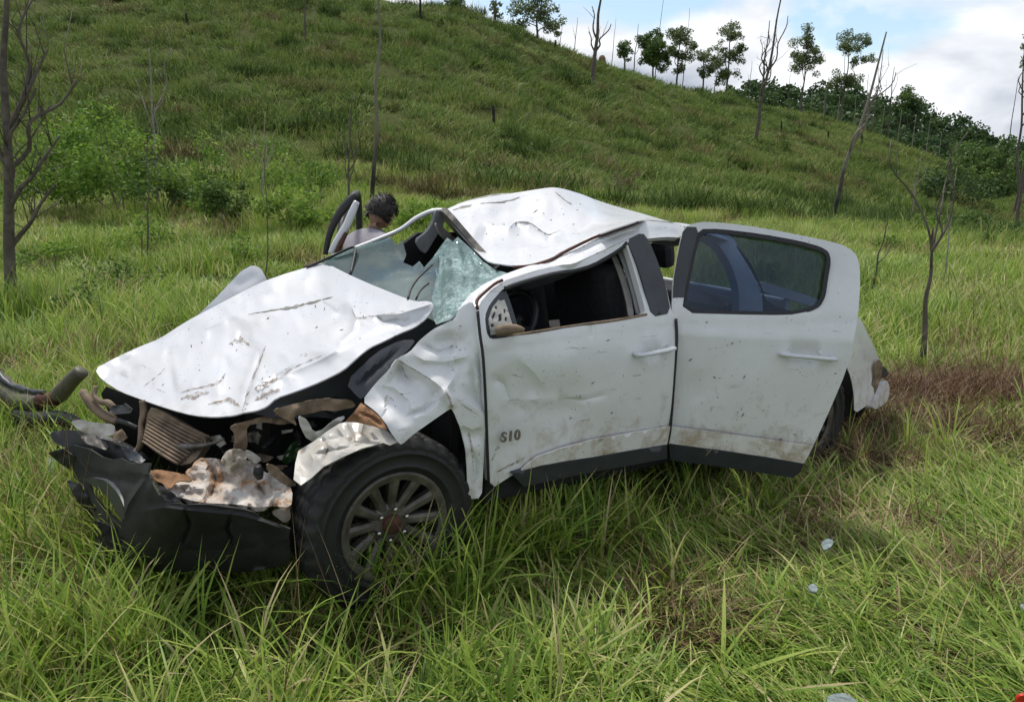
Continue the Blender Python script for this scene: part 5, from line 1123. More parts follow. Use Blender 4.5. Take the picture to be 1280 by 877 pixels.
def charred_bark():
    m, nt, b = mat_new('grey bark with a charred foot')
    tc = nt.nodes.new('ShaderNodeTexCoord'); sp_ = nt.nodes.new('ShaderNodeSeparateXYZ'); nt.links.new(tc.outputs['Object'], sp_.inputs[0])
    ma = nt.nodes.new('ShaderNodeMath'); ma.operation = 'MULTIPLY_ADD'; nt.links.new(noise_tex(nt, 2.5, 5, .7), ma.inputs[0]); ma.inputs[1].default_value = 3.0; nt.links.new(sp_.outputs[2], ma.inputs[2])
    mr = nt.nodes.new('ShaderNodeMath'); mr.operation = 'MULTIPLY'; nt.links.new(ma.outputs[0], mr.inputs[0]); mr.inputs[1].default_value = .2
    nt.links.new(mix_col(nt, ramp(nt, mr.outputs[0], [(.48, (0, 0, 0)), (.80, (1, 1, 1))]), (.022, .02, .018), (.19, .165, .135)), b.inputs['Base Color']); b.inputs['Roughness'].default_value = .9
    return m
M['bark_charred'] = charred_bark()
M['twig'] = simple('dead twig', (.16, .13, .105), .9, 0, .4, 14)

def leaves(centers, radii, n, size, asp=.42, seed=0, flat=.75, tilt=1.0):
    """diamond leaves spread through several soft clumps"""
    r_ = np.random.default_rng(seed); centers = np.array(centers, float); radii = np.array(radii, float)
    pr = radii ** 2; ci_ = r_.choice(len(centers), n, p=pr / pr.sum())
    d = r_.normal(size=(n, 3)); d /= np.linalg.norm(d, axis=1, keepdims=True); rr = r_.random(n) ** .45
    off = d * rr[:, None] * radii[ci_][:, None] * np.array([1, 1, flat]); c = centers[ci_] + off
    ax = r_.normal(size=(n, 3)) * np.array([1, 1, .7 * tilt]) + np.array([0, 0, -.25]); ax /= np.linalg.norm(ax, axis=1, keepdims=True)
    sd = np.cross(ax, r_.normal(size=(n, 3))); sd /= np.maximum(np.linalg.norm(sd, axis=1, keepdims=True), 1e-6)
    s = size * r_.uniform(.6, 1.35, n)[:, None]
    V = np.stack([c - ax * s / 2, c + sd * s * asp / 2, c + ax * s / 2, c - sd * s * asp / 2], 1).reshape(-1, 3)
    F = np.arange(4 * n).reshape(n, 4)
    tint = np.clip(.5 + .32 * r_.normal(size=n) + .18 * r_.normal(size=len(centers))[ci_], 0, 1)
    return V, F, np.repeat(tint, 4)
def join_vf(parts):
    V, F, k = [], [], 0
    for v, f in parts:
        V += [tuple(q) for q in v]; F += [tuple(i + k for i in g) for g in f]; k = len(V)
    return V, F
def wobble(a, b, n=6, amp=.03, seed=0):
    r_ = np.random.default_rng(seed); a, b = np.array(a, float), np.array(b, float); L = np.linalg.norm(b - a)
    p = np.array([a + (b - a) * i / n for i in range(n + 1)]); p[1:-1] += r_.normal(0, amp * L, (n - 1, 3)) * np.array([1, 1, .4]); return p
def gpt(px, py, Yd):
    p = at(px, py, Yd); return np.array([p[0], p[1], float(ground_z(p[0], p[1])) - .05])
def on_ridge(px, Ydist):
    p = at(px, 200, Ydist); return np.array([p[0], p[1], float(ground_z(p[0], p[1])) - .1])

def tree(name, base, tips, r0, crowns, label, bark='bark', leafm='leaf_euc', nleaf=5400, lsize=0.234, cat='tree', group=None, seed=1, low_char=False, twigs=0, flat=.8):
    """base point, list of limb end points (first is the leader), crowns [(centre, radius)] in world coordinates"""
    base = np.array(base, float); root = empty(name, tuple(base)); tag(root, label, cat, group)
    lead = smooth_line(wobble(base, tips[0], 6, .0055 if r0 > .03 else .012, seed), 3); parts = [tube_vf(lead - base, np.linspace(r0, r0 * .28, len(lead)), 7)]
    r_ = np.random.default_rng(seed + 50); L = np.linalg.norm(np.array(tips[0]) - base)
    for k, t in enumerate(tips[1:]):
        t = np.array(t, float); frac = np.clip((t[2] - base[2]) / max(L, .1) * .62, .12, .85); o = lead[int(frac * (len(lead) - 1))]
        ln = smooth_line(wobble(o, t, 4, .05, seed + k), 3); parts.append(tube_vf(ln - base, np.linspace(r0 * .55 * (1 - .4 * frac), r0 * .16, len(ln)), 5))
        for q in range(twigs):
            u = r_.uniform(.35, 1); p_ = ln[int(u * (len(ln) - 1))]; e = p_ + r_.normal(0, .055, 3) * L + np.array([0, 0, .10 * L])
            parts.append(tube_vf(np.array([p_, (p_ + e) / 2 + r_.normal(0, .01 * L, 3), e]) - base, [r0 * .11, r0 * .08, r0 * .04], 4))
    V, F = join_vf(parts); mesh('trunk', V, F, M['bark_charred' if low_char else bark], root)
    if crowns:
        V, F, T = leaves([np.array(c) - base for c, _ in crowns], [r for _, r in crowns], nleaf, lsize, seed=seed, flat=flat)
        fast_mesh('crown', V, F, M[leafm], root, cols=T)
    return root
def shrub(name, base, w, h, label, leafm='leaf_mid', n=1400, size=.09, cat='shrub', group=None, seed=1, stems=5, nclump=14):
    base = np.array(base, float); root = empty(name, tuple(base)); tag(root, label, cat, group); r_ = np.random.default_rng(seed)
    cs, rs, parts = [], [], []
    for i in range(nclump):
        a = r_.uniform(0, 6.28); q = math.sqrt(r_.random()); c = np.array([math.cos(a) * q * w * .42, math.sin(a) * q * w * .35, h * (.22 + .68 * r_.random() * (1 - .5 * q))])
        cs.append(c); rs.append(r_.uniform(.10, .22) * max(w, h))
        if i < stems: parts.append(tube_vf(smooth_line(wobble((r_.normal(0, .05), r_.normal(0, .05), 0), c, 3, .06, seed + i), 3), np.linspace(.02, .007, 10), 5))
    V, F = join_vf(parts); mesh('stem', V, F, M['twig'], root)
    V, F, T = leaves(cs, rs, n, size, seed=seed, asp=.5); fast_mesh('foliage', V, F, M[leafm], root, cols=T); return root

def U(px, py, Yd): return at(px, py, Yd)
# ridge line trees
def ragged(blobs, Yd, seed):
    """break each rounded mass of the crown into smaller uneven clumps"""
    q = np.random.default_rng(seed + 900); out = []
    for x_, y_, r_, dz in blobs:
        for _ in range(7):
            a = q.uniform(0, 6.28); d = r_ * q.uniform(.15, 1.2)
            out.append((U(x_ + d * math.cos(a), y_ + .85 * d * math.sin(a), Yd + dz + q.normal(0, r_ * Yd / FPX * .6)), r_ * Yd / FPX * q.uniform(.32, .75)))
    return out
def ridge_tree(px, py_base, Yd, top, blobs, label, **kw):
    b = at(px, py_base, Yd); b[2] = float(ground_z(b[0], b[1])) - .2
    kw.setdefault('r0', .12)
    return tree(kw.pop('name', 'eucalyptus_tree'), b, [U(*t, Yd) for t in top], kw.pop('r0'), ragged(blobs, Yd, kw.get('seed', 1)), label, **kw)
ridge_tree(671, 50, 74, [(672, -8), (655, 22), (688, 28)], [(655, 14, 14, 0), (682, 6, 16, 1), (668, 0, 14, 0), (690, 30, 12, -1), (648, 30, 8, 0), (696, 40, 7, 0), (676, 24, 9, 1)], 'spreading eucalyptus on the ridge at the upper left end of the sky', leafm='leaf_euc', nleaf=4050, lsize=0.264, seed=3)
ridge_tree(570, 10, 71, [(569, -14), (566, -4)], [(568, 2, 9, 0), (574, 12, 7, 0), (562, 8, 5, 0)], 'small leafy tree where the ridge meets the top edge of the photo', nleaf=1350, lsize=0.234, leafm='leaf_mid', seed=4)
ridge_tree(619, 24, 72, [(620, -12)], [(619, 8, 7, 0), (617, 14, 6, 0), (624, 18, 5, 0)], 'slim little tree standing alone on the high part of the ridge', nleaf=660, lsize=0.218, seed=5)
ridge_tree(781, 92, 84, [(781, 52), (776, 64)], [(781, 62, 9, 0), (784, 70, 7, 0), (776, 66, 6, 0)], 'short bushy tree on the ridge left of the dense round tree', leafm='leaf_mid', nleaf=1440, lsize=0.234, seed=6)
ridge_tree(816, 96, 86, [(818, 46), (808, 66), (828, 64)], [(816, 62, 17, 0), (806, 56, 11, 1), (829, 58, 11, 0), (814, 46, 10, 0), (822, 78, 12, 0), (808, 76, 10, -1), (832, 72, 8, 0)], 'dense round dark green tree on the ridge', leafm='leaf_mid', nleaf=7650, lsize=0.281, seed=7)
ridge_tree(846, 108, 87, [(850, 34), (840, 60), (862, 52)], [(850, 46, 13, 0), (860, 56, 10, 1), (842, 60, 9, 0), (856, 72, 10, 0), (846, 40, 9, 0), (850, 86, 8, 0)], 'tall eucalyptus with a loose crown just right of the round tree', nleaf=3825, lsize=0.264, seed=8)
ridge_tree(879, 114, 89, [(880, 62), (876, 80)], [(880, 74, 10, 0), (884, 86, 9, 0), (876, 92, 8, 0), (883, 66, 6, 0)], 'sparse young eucalyptus in a gap between taller ridge trees', nleaf=1890, lsize=0.249, seed=9)
ridge_tree(908, 122, 90, [(914, 24), (902, 60), (924, 44), (896, 76)], [(914, 40, 12, 0), (922, 46, 10, 1), (902, 62, 12, 0), (896, 78, 10, 0), (918, 70, 13, 0), (910, 92, 12, 0), (926, 62, 8, 0), (900, 96, 9, 0)], 'broad loose eucalyptus in the middle of the ridge', nleaf=5400, lsize=0.264, seed=10)
ridge_tree(1000, 134, 96, [(1013, 38), (1002, 66), (1022, 60)], [(1014, 44, 12, 0), (1006, 60, 13, 1), (1018, 66, 12, 0), (1000, 72, 10, 0), (1010, 84, 13, 0), (1022, 78, 8, 0), (996, 84, 7, 0)], 'tall eucalyptus with a narrow crown before the dark forest', nleaf=4950, lsize=0.264, seed=11)
ridge_tree(1050, 130, 98, [(1066, 42), (1056, 70), (1076, 62), (1046, 92)], [(1066, 48, 13, 0), (1074, 58, 12, 1), (1058, 60, 10, 0), (1086, 76, 8, 0), (1050, 96, 12, 0), (1062, 104, 12, 0), (1068, 78, 8, 0), (1044, 104, 8, 0)], 'tallest eucalyptus with a dark rounded top before the forest', leafm='leaf_euc', nleaf=5850, lsize=0.264, seed=12)
ridge_tree(1283, 150, 60, [(1283, 40), (1276, 70), (1290, 60)], [(1281, 74, 6, 0), (1284, 60, 6, 0), (1288, 48, 7, 0), (1276, 84, 3, 0)], 'leafy tree cut off by the right edge of the photo', nleaf=480, lsize=0.171, seed=13)
# bare dead trees
def bare(px, py, Yd, top, limbs, r0, label, seed, bark='bark', char=False, twigs=3, name='dead_tree', group=None):
    b = gpt(px, py, Yd) if Yd < 60 else (lambda q: np.array([q[0], q[1], float(ground_z(q[0], q[1])) - .2]))(at(px, py, Yd))
    return tree(name, b, [U(*top, Yd)] + [U(x_, y_, Yd + dz) for x_, y_, dz in limbs], r0, [], label, bark=bark, seed=seed, low_char=char, twigs=twigs, group=group)
bare(463, 232, 24, (479, -60), [], .075, 'tall bare trunk with a charred foot left of the cab', 21, char=True, twigs=0)
bare(741, 108, 66, (752, -28), [(740, 8, 0), (764, 30, 0), (736, 40, 0)], .20, 'thick bare dead trunk in the middle of the ridge', 22)
bare(944, 160, 62, (978, -10), [(960, 40, 0), (985, 20, 0), (955, 60, 0), (968, 70, 0)], .16, 'tall bare dead tree forking above the right part of the ridge', 23)
bare(946, 158, 70, (962, 26), [(950, 50, 0), (970, 44, 0)], .12, 'shorter dead tree beside the tall forked one', 24)
bare(1036, 290, 27, (1108, 40), [(1120, 90, 0), (1098, 110, 0)], .085, 'leaning bare trunk behind the open rear door', 25, bark='bark_pale', char=True, twigs=2)
bare(1090, 152, 100, (1104, 62), [(1098, 84, 0), (1112, 80, 0)], .12, 'thin bare tree before the forest beside the tallest eucalyptus', 26)
bare(1112, 158, 100, (1118, 84), [(1108, 100, 0), (1122, 94, 0)], .11, 'faint dead tree farthest right on the grassy ridge', 27)
bare(527, 60, 66, (524, -40), [], .12, 'dark charred trunk near the top of the hill', 28, bark='char', twigs=0)
bare(617, 58, 70, (621, -10), [], .08, 'thin bare trunk crossing the high ridge line', 29, twigs=0)
bare(791, 92, 84, (798, 30), [(802, 48, 0)], .07, 'thin bare sapling left of the dense round tree', 30)
bare(818, 92, 90, (830, -6), [], .06, 'very thin bare pole rising behind the dense round tree', 31, twigs=0)
bare(852, 100, 92, (862, 10), [], .06, 'thin bare pole rising behind the loose tall eucalyptus', 32, twigs=0)
bare(717, 62, 78, (722, 22), [(716, 34, 0)], .05, 'pair of thin bare stems on the ridge left of the thick dead trunk', 33, twigs=1)
bare(764, 72, 80, (770, 24), [], .045, 'thin bare stem right of the thick dead trunk', 34, twigs=0)
bare(1276, 250, 42, (1289, 140), [], .11, 'bare trunk at the right edge of the photo', 35, twigs=0)
bare(1258, 190, 80, (1273, 96), [], .08, 'thin leaning pole against the sky at the far right', 36, twigs=0)
bare(1149, 482, 7.6, (1166, 285), [(1114, 175, .2), (1210, 165, .2), (1192, 200, .3), (1180, 240, -.1)], .034, 'bare young tree forking in two behind the truck bed', 37, twigs=4)
bare(1086, 380, 13, (1112, 268), [(1122, 300, 0)], .022, 'small dead sapling between the truck and the forked young tree', 38, twigs=4)
bare(1180, 360, 14, (1196, 210), [(1185, 250, 0)], .016, 'pale leafless stem behind the forked young tree', 39, bark='bark_pale', twigs=2)
bare(1138, 268, 30, (1152, 190), [(1140, 215, 0), (1160, 205, 0)], .04, 'pale bare sapling on the lower right slope', 40, bark='bark_pale', twigs=2)
bare(8, 330, 11, (5, -80), [(60, 60, .2), (75, 170, 0), (95, 100, .3), (40, 0, 0), (-30, 60, 0), (70, 230, -.1), (45, 110, 0)], .085, 'grey trunk with fine dead branches at the left edge', 41, twigs=9)
bare(196, 240, 22, (186, 60), [(170, 100, 0), (205, 110, 0), (215, 60, 0)], .05, 'leafless grey tree among the shrubs on the left', 42, bark='bark_pale', twigs=5)
bare(327, 262, 20, (332, 140), [(312, 158, 0), (345, 162, 0)], .03, 'pale forked sapling above the dark bush', 43, bark='bark_pale', twigs=2)
bare(430, 250, 17, (440, 120), [(455, 150, 0), (425, 160, 0), (446, 175, 0)], .035, 'bare twiggy shrub left of the tall charred trunk', 44, twigs=6)
bare(330, 340, 11, (332, 180), [], .012, 'thin dark stem rising behind the hood', 45, twigs=1)
bare(180, 300, 14, (186, 170), [(160, 210, 0)], .02, 'thin leaning stem in the meadow on the left', 46, twigs=2)
bare(381, 40, 58, (382, -20), [], .09, 'thin trunk high on the hillside left of centre', 47, twigs=0)
for i, (px, py, tx_, ty_, lb) in enumerate(((893, 118, 897, 60, 'thin dead pole left of the broad loose eucalyptus'), (935, 130, 940, 76, 'thin dead pole left of the tall forked dead tree'), (985, 142, 988, 92, 'thin dead pole right of the tall forked dead tree'), (1030, 152, 1036, 96, 'thin dead pole left of the tallest eucalyptus'), (1078, 162, 1086, 92, 'thin dead pole between the tallest eucalyptus and the forest'), (640, 36, 642, -6, 'thin dead pole left of the spreading eucalyptus'), (698, 56, 703, 26, 'short thin pole right of the spreading eucalyptus'))):
    bare(px, py, 86, (tx_, ty_), [(tx_ - 5, ty_ + 16, 0)], .055, lb, 140 + i, twigs=2, name='dead_pole', group='thin dead poles on the ridge')
# charred stumps on the slope
for px, py, Yd, h, lb in ((617, 186, 44, 24, 'black stump in the middle of the slope above the roof'), (694, 66, 72, 12, 'little dark stump near the ridge below the spreading eucalyptus'), (976, 166, 72, 14, 'dark stump below the forked dead tree'), (1034, 182, 76, 9, 'tiny stump left of the leaning trunk'), (1076, 188, 74, 16, 'dark stump right of the leaning trunk'), (1106, 178, 84, 10, 'tiny dark stump at the forest edge'), (55, 164, 36, 22, 'dark stump beside the grey trunk at the left edge'), (855, 120, 84, 8, 'tiny stump right under the ridge trees'), (232, 12, 60, 14, 'dark stump at the top left of the hillside')):
    b = at(px, py, Yd); b[2] = float(ground_z(b[0], b[1])) - .1; H_ = h * Yd / FPX + .1
    o = empty('charred_stump', tuple(b)); tag(o, lb, 'stump', 'charred stumps on the hillside')
    V, F = tube_vf(smooth_line([(0, 0, 0), (.02, 0, H_ * .5), (-.02, .02, H_)], 3), [.10, .095, .09, .085, .08, .07, .05], 7); mesh('stump_wood', V, F, M['char'], o)
    V, F = tube_vf([(0, 0, H_ * .7), (.08, 0, H_ * .95)], [.03, .012], 5); mesh('snag', V, F, M['char'], o)
# termite mound on the ridge
b = at(753, 64, 79); b[2] = float(ground_z(b[0], b[1])) - .2
V, F = lathe([(.0, 1.35), (.18, 1.28), (.33, 1.05), (.40, .7), (.52, .3), (.65, 0.0)], 18); V = np.array(V)[:, [0, 2, 1]]; V = V * (1 + .12 * vnoise(V[:, 0] * 3 + 5, V[:, 2] * 3)[:, None] * np.array([1, 1, .3]))
tm = mesh('termite_mound', V, F, simple('red brown mound earth', (.17, .10, .065), .95, 0, .35, 6, .6), None); tm.location = tuple(b)
tag(tm, 'red brown termite mound behind the thick dead trunk on the ridge', 'mound')
# shrubs at the foot of the hill
for px, py, Yd, w, h, lb, lm, n, sz in (
    (150, 262, 20, 3.3, 4.0, 'large fresh green bush at the foot of the hill on the left', 'leaf_fresh', 4200, .12),
    (92, 252, 21, 2.6, 2.6, 'low green bush beside the grey trunk at the left edge', 'leaf_fresh', 2400, .11),
    (207, 262, 21, 1.8, 2.4, 'narrow bush right of the large fresh green one', 'leaf_mid', 1600, .11),
    (290, 262, 19, 1.5, 1.5, 'dark green rounded bush behind the hood', 'leaf_mid', 2200, .10),
    (262, 262, 20, 1.2, 1.2, 'light bush joined to the dark rounded one', 'leaf_fresh', 900, .10),
    (365, 274, 18, 1.7, 1.6, 'bright green bush in front of the cab', 'leaf_fresh', 1700, .10),
    (338, 218, 24, 2.4, 2.6, 'thin airy bush above the pale forked sapling', 'leaf_fresh', 1100, .11),
    (392, 240, 22, 1.5, 2.2, 'sparse leaning bush left of the bare twiggy shrub', 'leaf_fresh', 700, .10),
    (252, 236, 23, 1.9, 2.6, 'tall airy sapling bush behind the dark rounded bush', 'leaf_fresh', 1100, .11),
    (128, 190, 30, 3.2, 2.6, 'pale green bush higher up behind the large fresh one', 'leaf_fresh', 1300, .14),
    (40, 250, 20, 1.8, 1.6, 'bush half hidden by the grey trunk at the left edge', 'leaf_fresh', 1300, .10),
    (300, 300, 14, 1.0, .8, 'leafy weeds in the meadow behind the hood', 'leaf_fresh', 600, .07),
    (110, 380, 9.5, .9, .6, 'leafy weed patch in the tall grass left of the hood', 'leaf_mid', 500, .05),
    (430, 262, 19, 1.3, 1.0, 'low airy bush left of the person', 'leaf_fresh', 800, .09),
    (60, 330, 13, 1.2, .9, 'low weed clump in the meadow beside the grey trunk at the left edge', 'leaf_fresh', 700, .07),
    (175, 300, 15, 1.4, 1.1, 'weedy green clump in the meadow before the large bush', 'leaf_fresh', 900, .07),
    (528, 272, 18, 1.4, 1.25, 'green bush just above the front of the roof', 'leaf_fresh', 1400, .10),
    (960, 292, 12.5, .62, .75, 'leafy sapling poking above the open rear door', 'leaf_fresh', 420, .10),
    (1160, 290, 24, .9, 1.4, 'small bright sapling behind the forked young tree', 'leaf_fresh', 360, .11),
    (1205, 310, 34, 2.4, 1.6, 'green bush in the hollow on the right', 'leaf_mid', 1000, .16),
    (1228, 338, 22, .95, .65, 'small dark round bush in the grass on the right', 'leaf_mid', 900, .08),
    (1190, 250, 56, 6.0, 2.6, 'dark bushy growth along the gully on the right', 'leaf_dark', 1600, .28),
    (1255, 322, 30, 2.0, 1.0, 'low bush near the right edge below the forest', 'leaf_mid', 700, .14),
    (1110, 322, 19, .8, .7, 'little light green plant right of the truck', 'leaf_fresh', 320, .09),
    (780, 238, 30, 1.6, 1.6, 'withered twiggy bush behind the middle of the roof', 'leaf_dry', 420, .10),
    (240, 244, 22, 1.3, 1.4, 'spiky leaved clump left of the dark rounded bush', 'leaf_mid', 700, .20),
    (150, 330, 12, 1.3, .8, 'leafy stem leaning over in the meadow on the left', 'leaf_mid', 520, .07),
    (1010, 288, 14, .7, .35, 'low leafy plant at the top edge of the rear door', 'leaf_fresh', 260, .07),
    (905, 292, 12, .6, .3, 'reddish dry weed behind the rear door', 'leaf_dry', 160, .05)):
    shrub('shrub', gpt(px, py, Yd), w, h, lb, lm, int(n), sz, group='bushes at the foot of the hill', seed=int(px + py), nclump=16 if n > 800 else 9)
# forest beyond the ridge
def forest(name, spots, label, leafm, lsize, per, seed):
    r_ = np.random.default_rng(seed); VV, FF, TT_ = [], [], []; k = 0
    for (px, py, Yd, r) in spots:
        c = at(px, py, Yd); nb = 7
        cs = c + r_.normal(size=(nb, 3)) * np.array([r * .5, r * .5, r * .36]); V, F, T = leaves(cs, r_.uniform(.35, .62, nb) * r, per, lsize * r_.uniform(.8, 1.2), seed=int(r_.integers(1e6)), asp=.6)
        VV.append(V); FF.append(F + k); TT_.append(np.clip(T + r_.normal(0, .16), 0, 1)); k += len(V)
    o = fast_mesh(name, np.concatenate(VV), np.concatenate(FF), M[leafm], cols=np.concatenate(TT_)); tag(o, label, 'forest', kind='stuff'); return o
r_ = np.random.default_rng(99); sp = []
sky_line = [(900, 116), (930, 100), (960, 103), (1000, 110), (1040, 108), (1080, 112), (1105, 126), (1130, 128), (1150, 128), (1165, 138), (1200, 150), (1225, 158), (1245, 172), (1262, 176), (1300, 172), (1400, 168)]
for px in np.arange(905, 1390, 7.0):
    t_ = np.interp(px, *zip(*sky_line)); bot = np.interp(px, [900, 1000, 1100, 1170, 1215, 1250, 1400], [135, 150, 178, 205, 245, 250, 235])
    py = t_ + 12
    while py < bot + 6:
        Yd = np.interp(py, [t_, bot + 6], [150, 108]) + r_.normal(0, 5); sp.append((px + r_.normal(0, 5), py + r_.normal(0, 3), Yd, r_.uniform(1.7, 2.6))); py += 12
forest('forest', sp, 'dark green forest behind the ridge on the right', 'leaf_dark', .62, 190, 5)
sp2 = []
for px in np.arange(1205, 1400, 9.0):
    for py in np.arange(196, 250, 13.0): sp2.append((px + r_.normal(0, 4), py + r_.normal(0, 4), 84 + r_.normal(0, 4), r_.uniform(1.2, 1.9)))
forest('thicket', sp2, 'lighter green thicket in front of the forest at the right edge', 'leaf_mid', .42, 170, 6)
ridge_tree(1136, 150, 130, [(1135, 118), (1128, 126), (1146, 126)], [(1133, 122, 12, 0), (1122, 126, 8, 0), (1146, 126, 8, 0), (1136, 134, 14, 2)], 'flat topped tree standing out above the forest', name='forest_tree', leafm='leaf_mid', nleaf=2700, lsize=0.389, seed=61)
# pale trunks along the forest edge
EDGE = ['leftmost pale slender trunk of the row along the forest edge', 'second pale trunk from the left along the forest edge', 'third pale trunk from the left along the forest edge', 'fourth pale trunk from the left along the forest edge', 'fifth pale trunk from the left along the forest edge', 'fifth pale trunk from the right end of the forest edge row', 'fourth pale trunk from the right end of the forest edge row', 'third pale trunk from the right end of the forest edge row', 'second pale trunk from the right end of the forest edge row', 'rightmost and lowest pale trunk of the forest edge row']
for i, (px, py, top) in enumerate(((1012, 142, 104), (1028, 146, 110), (1046, 150, 108), (1066, 158, 116), (1082, 160, 120), (1101, 162, 132), (1122, 170, 138), (1140, 176, 146), (1158, 184, 148), (1172, 192, 166))):
    bare(px, py, 102, (px + 5, top), [], .09, EDGE[i], 70 + i, bark='bark_pale', twigs=0, name='forest_edge_trunk', group='slender trunks along the forest edge')
# ------------------------------------------------------------------ person behind the cab
def person():
    base = TM @ np.array([.90, 1.36, 0]) + TT; base[2] = float(ground_z(base[0], base[1])) 
    root = empty('person', tuple(base)); root.rotation_euler = (0, 0, TYAW - R(90) + R(10))
    tag(root, 'person with dark hair and a mauve grey shirt bent forward behind the windscreen', 'person')
    # +y is forwards (towards the cab), x to the side
    me = bpy.data.meshes.new('body')
    J = [((0, -.06, .90), .15), ((0, -.02, 1.08), .145), ((0, .06, 1.26), .16), ((0, .12, 1.39), .125), ((0, .17, 1.46), .062), ((0, .20, 1.51), .058),
         ((.17, .12, 1.38), .075), ((.27, .24, 1.20), .052), ((.22, .42, 1.12), .040), ((.20, .48, 1.11), .032),
         ((-.17, .12, 1.38), .075), ((-.27, .22, 1.19), .052), ((-.21, .40, 1.11), .040), ((-.19, .46, 1.10), .032),
         ((.10, -.05, .84), .105), ((.12, .02, .48), .068), ((.12, -.03, .09), .046), ((.12, .10, .04), .045),
         ((-.10, -.05, .84), .105), ((-.12, .02, .48), .068), ((-.12, -.03, .09), .046), ((-.12, .10, .04), .045)]
    E_ = [(0, 1), (1, 2), (2, 3), (3, 4), (4, 5), (3, 6), (6, 7), (7, 8), (8, 9), (3, 10), (10, 11), (11, 12), (12, 13), (0, 14), (14, 15), (15, 16), (16, 17), (0, 18), (18, 19), (19, 20), (20, 21)]
    me.from_pydata([j[0] for j in J], E_, [])
    o = bpy.data.objects.new('body', me); COL.objects.link(o); o.parent = root
    sk = o.modifiers.new('skin', 'SKIN'); sk.use_smooth_shade = True
    for i, (_, r) in enumerate(J): me.skin_vertices[0].data[i].radius = (r, r * (.72 if i in (0, 1, 2, 3) else 1))
    me.skin_vertices[0].data[0].use_root = True
    ss = o.modifiers.new('sub', 'SUBSURF'); ss.levels = ss.render_levels = 2
    m, nt, b = mat_new('mauve grey shirt and dark trousers')
    tc = nt.nodes.new('ShaderNodeTexCoord'); sp_ = nt.nodes.new('ShaderNodeSeparateXYZ'); nt.links.new(tc.outputs['Object'], sp_.inputs[0])
    c = ramp(nt, sp_.outputs[2], [(.88, (.03, .035, .05)), (.89, (.30, .275, .31))]); 
    e = c.node.color_ramp; e.interpolation = 'CONSTANT'
    # shirt ends at the neckline and at the wrists
    sk_col = (.34, .20, .14)
    c2 = mix_col(nt, ramp(nt, sp_.outputs[2], [(0, (0, 0, 0)), (1, (0, 0, 0))]), c, sk_col)
    gt = nt.nodes.new('ShaderNodeMath'); gt.operation = 'GREATER_THAN'; nt.links.new(sp_.outputs[2], gt.inputs[0]); gt.inputs[1].default_value = 1.485
    gy = nt.nodes.new('ShaderNodeMath'); gy.operation = 'GREATER_THAN'; nt.links.new(sp_.outputs[1], gy.inputs[0]); gy.inputs[1].default_value = .27
    mx_ = nt.nodes.new('ShaderNodeMath'); mx_.operation = 'MAXIMUM'; nt.links.new(gt.outputs[0], mx_.inputs[0]); nt.links.new(gy.outputs[0], mx_.inputs[1])
    nt.links.new(mix_col(nt, mx_.outputs[0], c, sk_col), b.inputs['Base Color']); b.inputs['Roughness'].default_value = .8
    bump(nt, b, noise_tex(nt, 9, 4, .6), .4, .02)
    me.materials.append(m)
    skin = simple('skin', (.34, .20, .14), .55, 0, .1, 20)
    # hands: palm with five bent fingers
    for s in (1, -1):
        w0 = np.array([s * .20, .48, 1.11]); hv = [tuple(w0), tuple(w0 + (0, .05, -.005)), tuple(w0 + (-s * .008, .085, -.012))]; hr = [.028, .036, .034]; he = [(0, 1), (1, 2)]
        for k, (dx, L_) in enumerate(((-.030, .062), (-.010, .074), (.010, .070), (.028, .054))):
            i0 = len(hv); hv += [tuple(w0 + (s * dx, .095, -.014)), tuple(w0 + (s * dx * 1.1, .095 + L_ * .5, -.022)), tuple(w0 + (s * dx * 1.1, .095 + L_ * .85, -.050))]; hr += [.0105, .0095, .008]; he += [(2, i0), (i0, i0 + 1), (i0 + 1, i0 + 2)]
        i0 = len(hv); hv += [tuple(w0 + (-s * .045, .045, -.012)), tuple(w0 + (-s * .062, .078, -.026))]; hr += [.012, .010]; he += [(1, i0), (i0, i0 + 1)]
        hm = bpy.data.meshes.new('hand'); hm.from_pydata(hv, he, []); ho = bpy.data.objects.new('hand', hm); COL.objects.link(ho); ho.parent = root
        ho.modifiers.new('skin', 'SKIN').use_smooth_shade = True
        for i, r in enumerate(hr): hm.skin_vertices[0].data[i].radius = (r, r * (.6 if i in (1, 2) else 1))
        hm.skin_vertices[0].data[0].use_root = True; q = ho.modifiers.new('sub', 'SUBSURF'); q.levels = q.render_levels = 1; hm.materials.append(skin)
    # head looking down into the cab: face with brow, nose, mouth and ears
    bm = bmesh.new(); bmesh.ops.create_uvsphere(bm, u_segments=28, v_segments=20, radius=1.0)
    for v in bm.verts:
        x_, y_, z_ = v.co
        w_ = .078 * (1 - .22 * max(0, -z_) ** 1.5); d_ = .098 * (1 - .10 * max(0, -z_)); fx, fy, fz = x_ * w_, y_ * d_, z_ * .118
        if y_ > .5:
            fy += .026 * math.exp(-((x_ / .14) ** 2) - ((z_ + .12) / .22) ** 2) + .006 * math.exp(-((x_ / .3) ** 2) - ((z_ + .48) / .10) ** 2)
            fy -= .012 * math.exp(-((abs(x_) - .36) / .16) ** 2 - ((z_ - .06) / .12) ** 2); fy += .006 * math.exp(-((abs(x_) - .36) / .25) ** 2 - ((z_ - .24) / .08) ** 2)
            fy -= .004 * math.exp(-((x_ / .35) ** 2) - ((z_ + .55) / .035) ** 2)
        v.co = (fx, fy, fz)
    hme = bpy.data.meshes.new('head'); bm.to_mesh(hme); bm.free(); hme.polygons.foreach_set('use_smooth', [True] * len(hme.polygons)); hme.materials.append(skin)
    head = bpy.data.objects.new('head', hme); COL.objects.link(head); head.parent = root; head.location = (0, .235, 1.585); head.rotation_euler = (R(-38), 0, R(6))
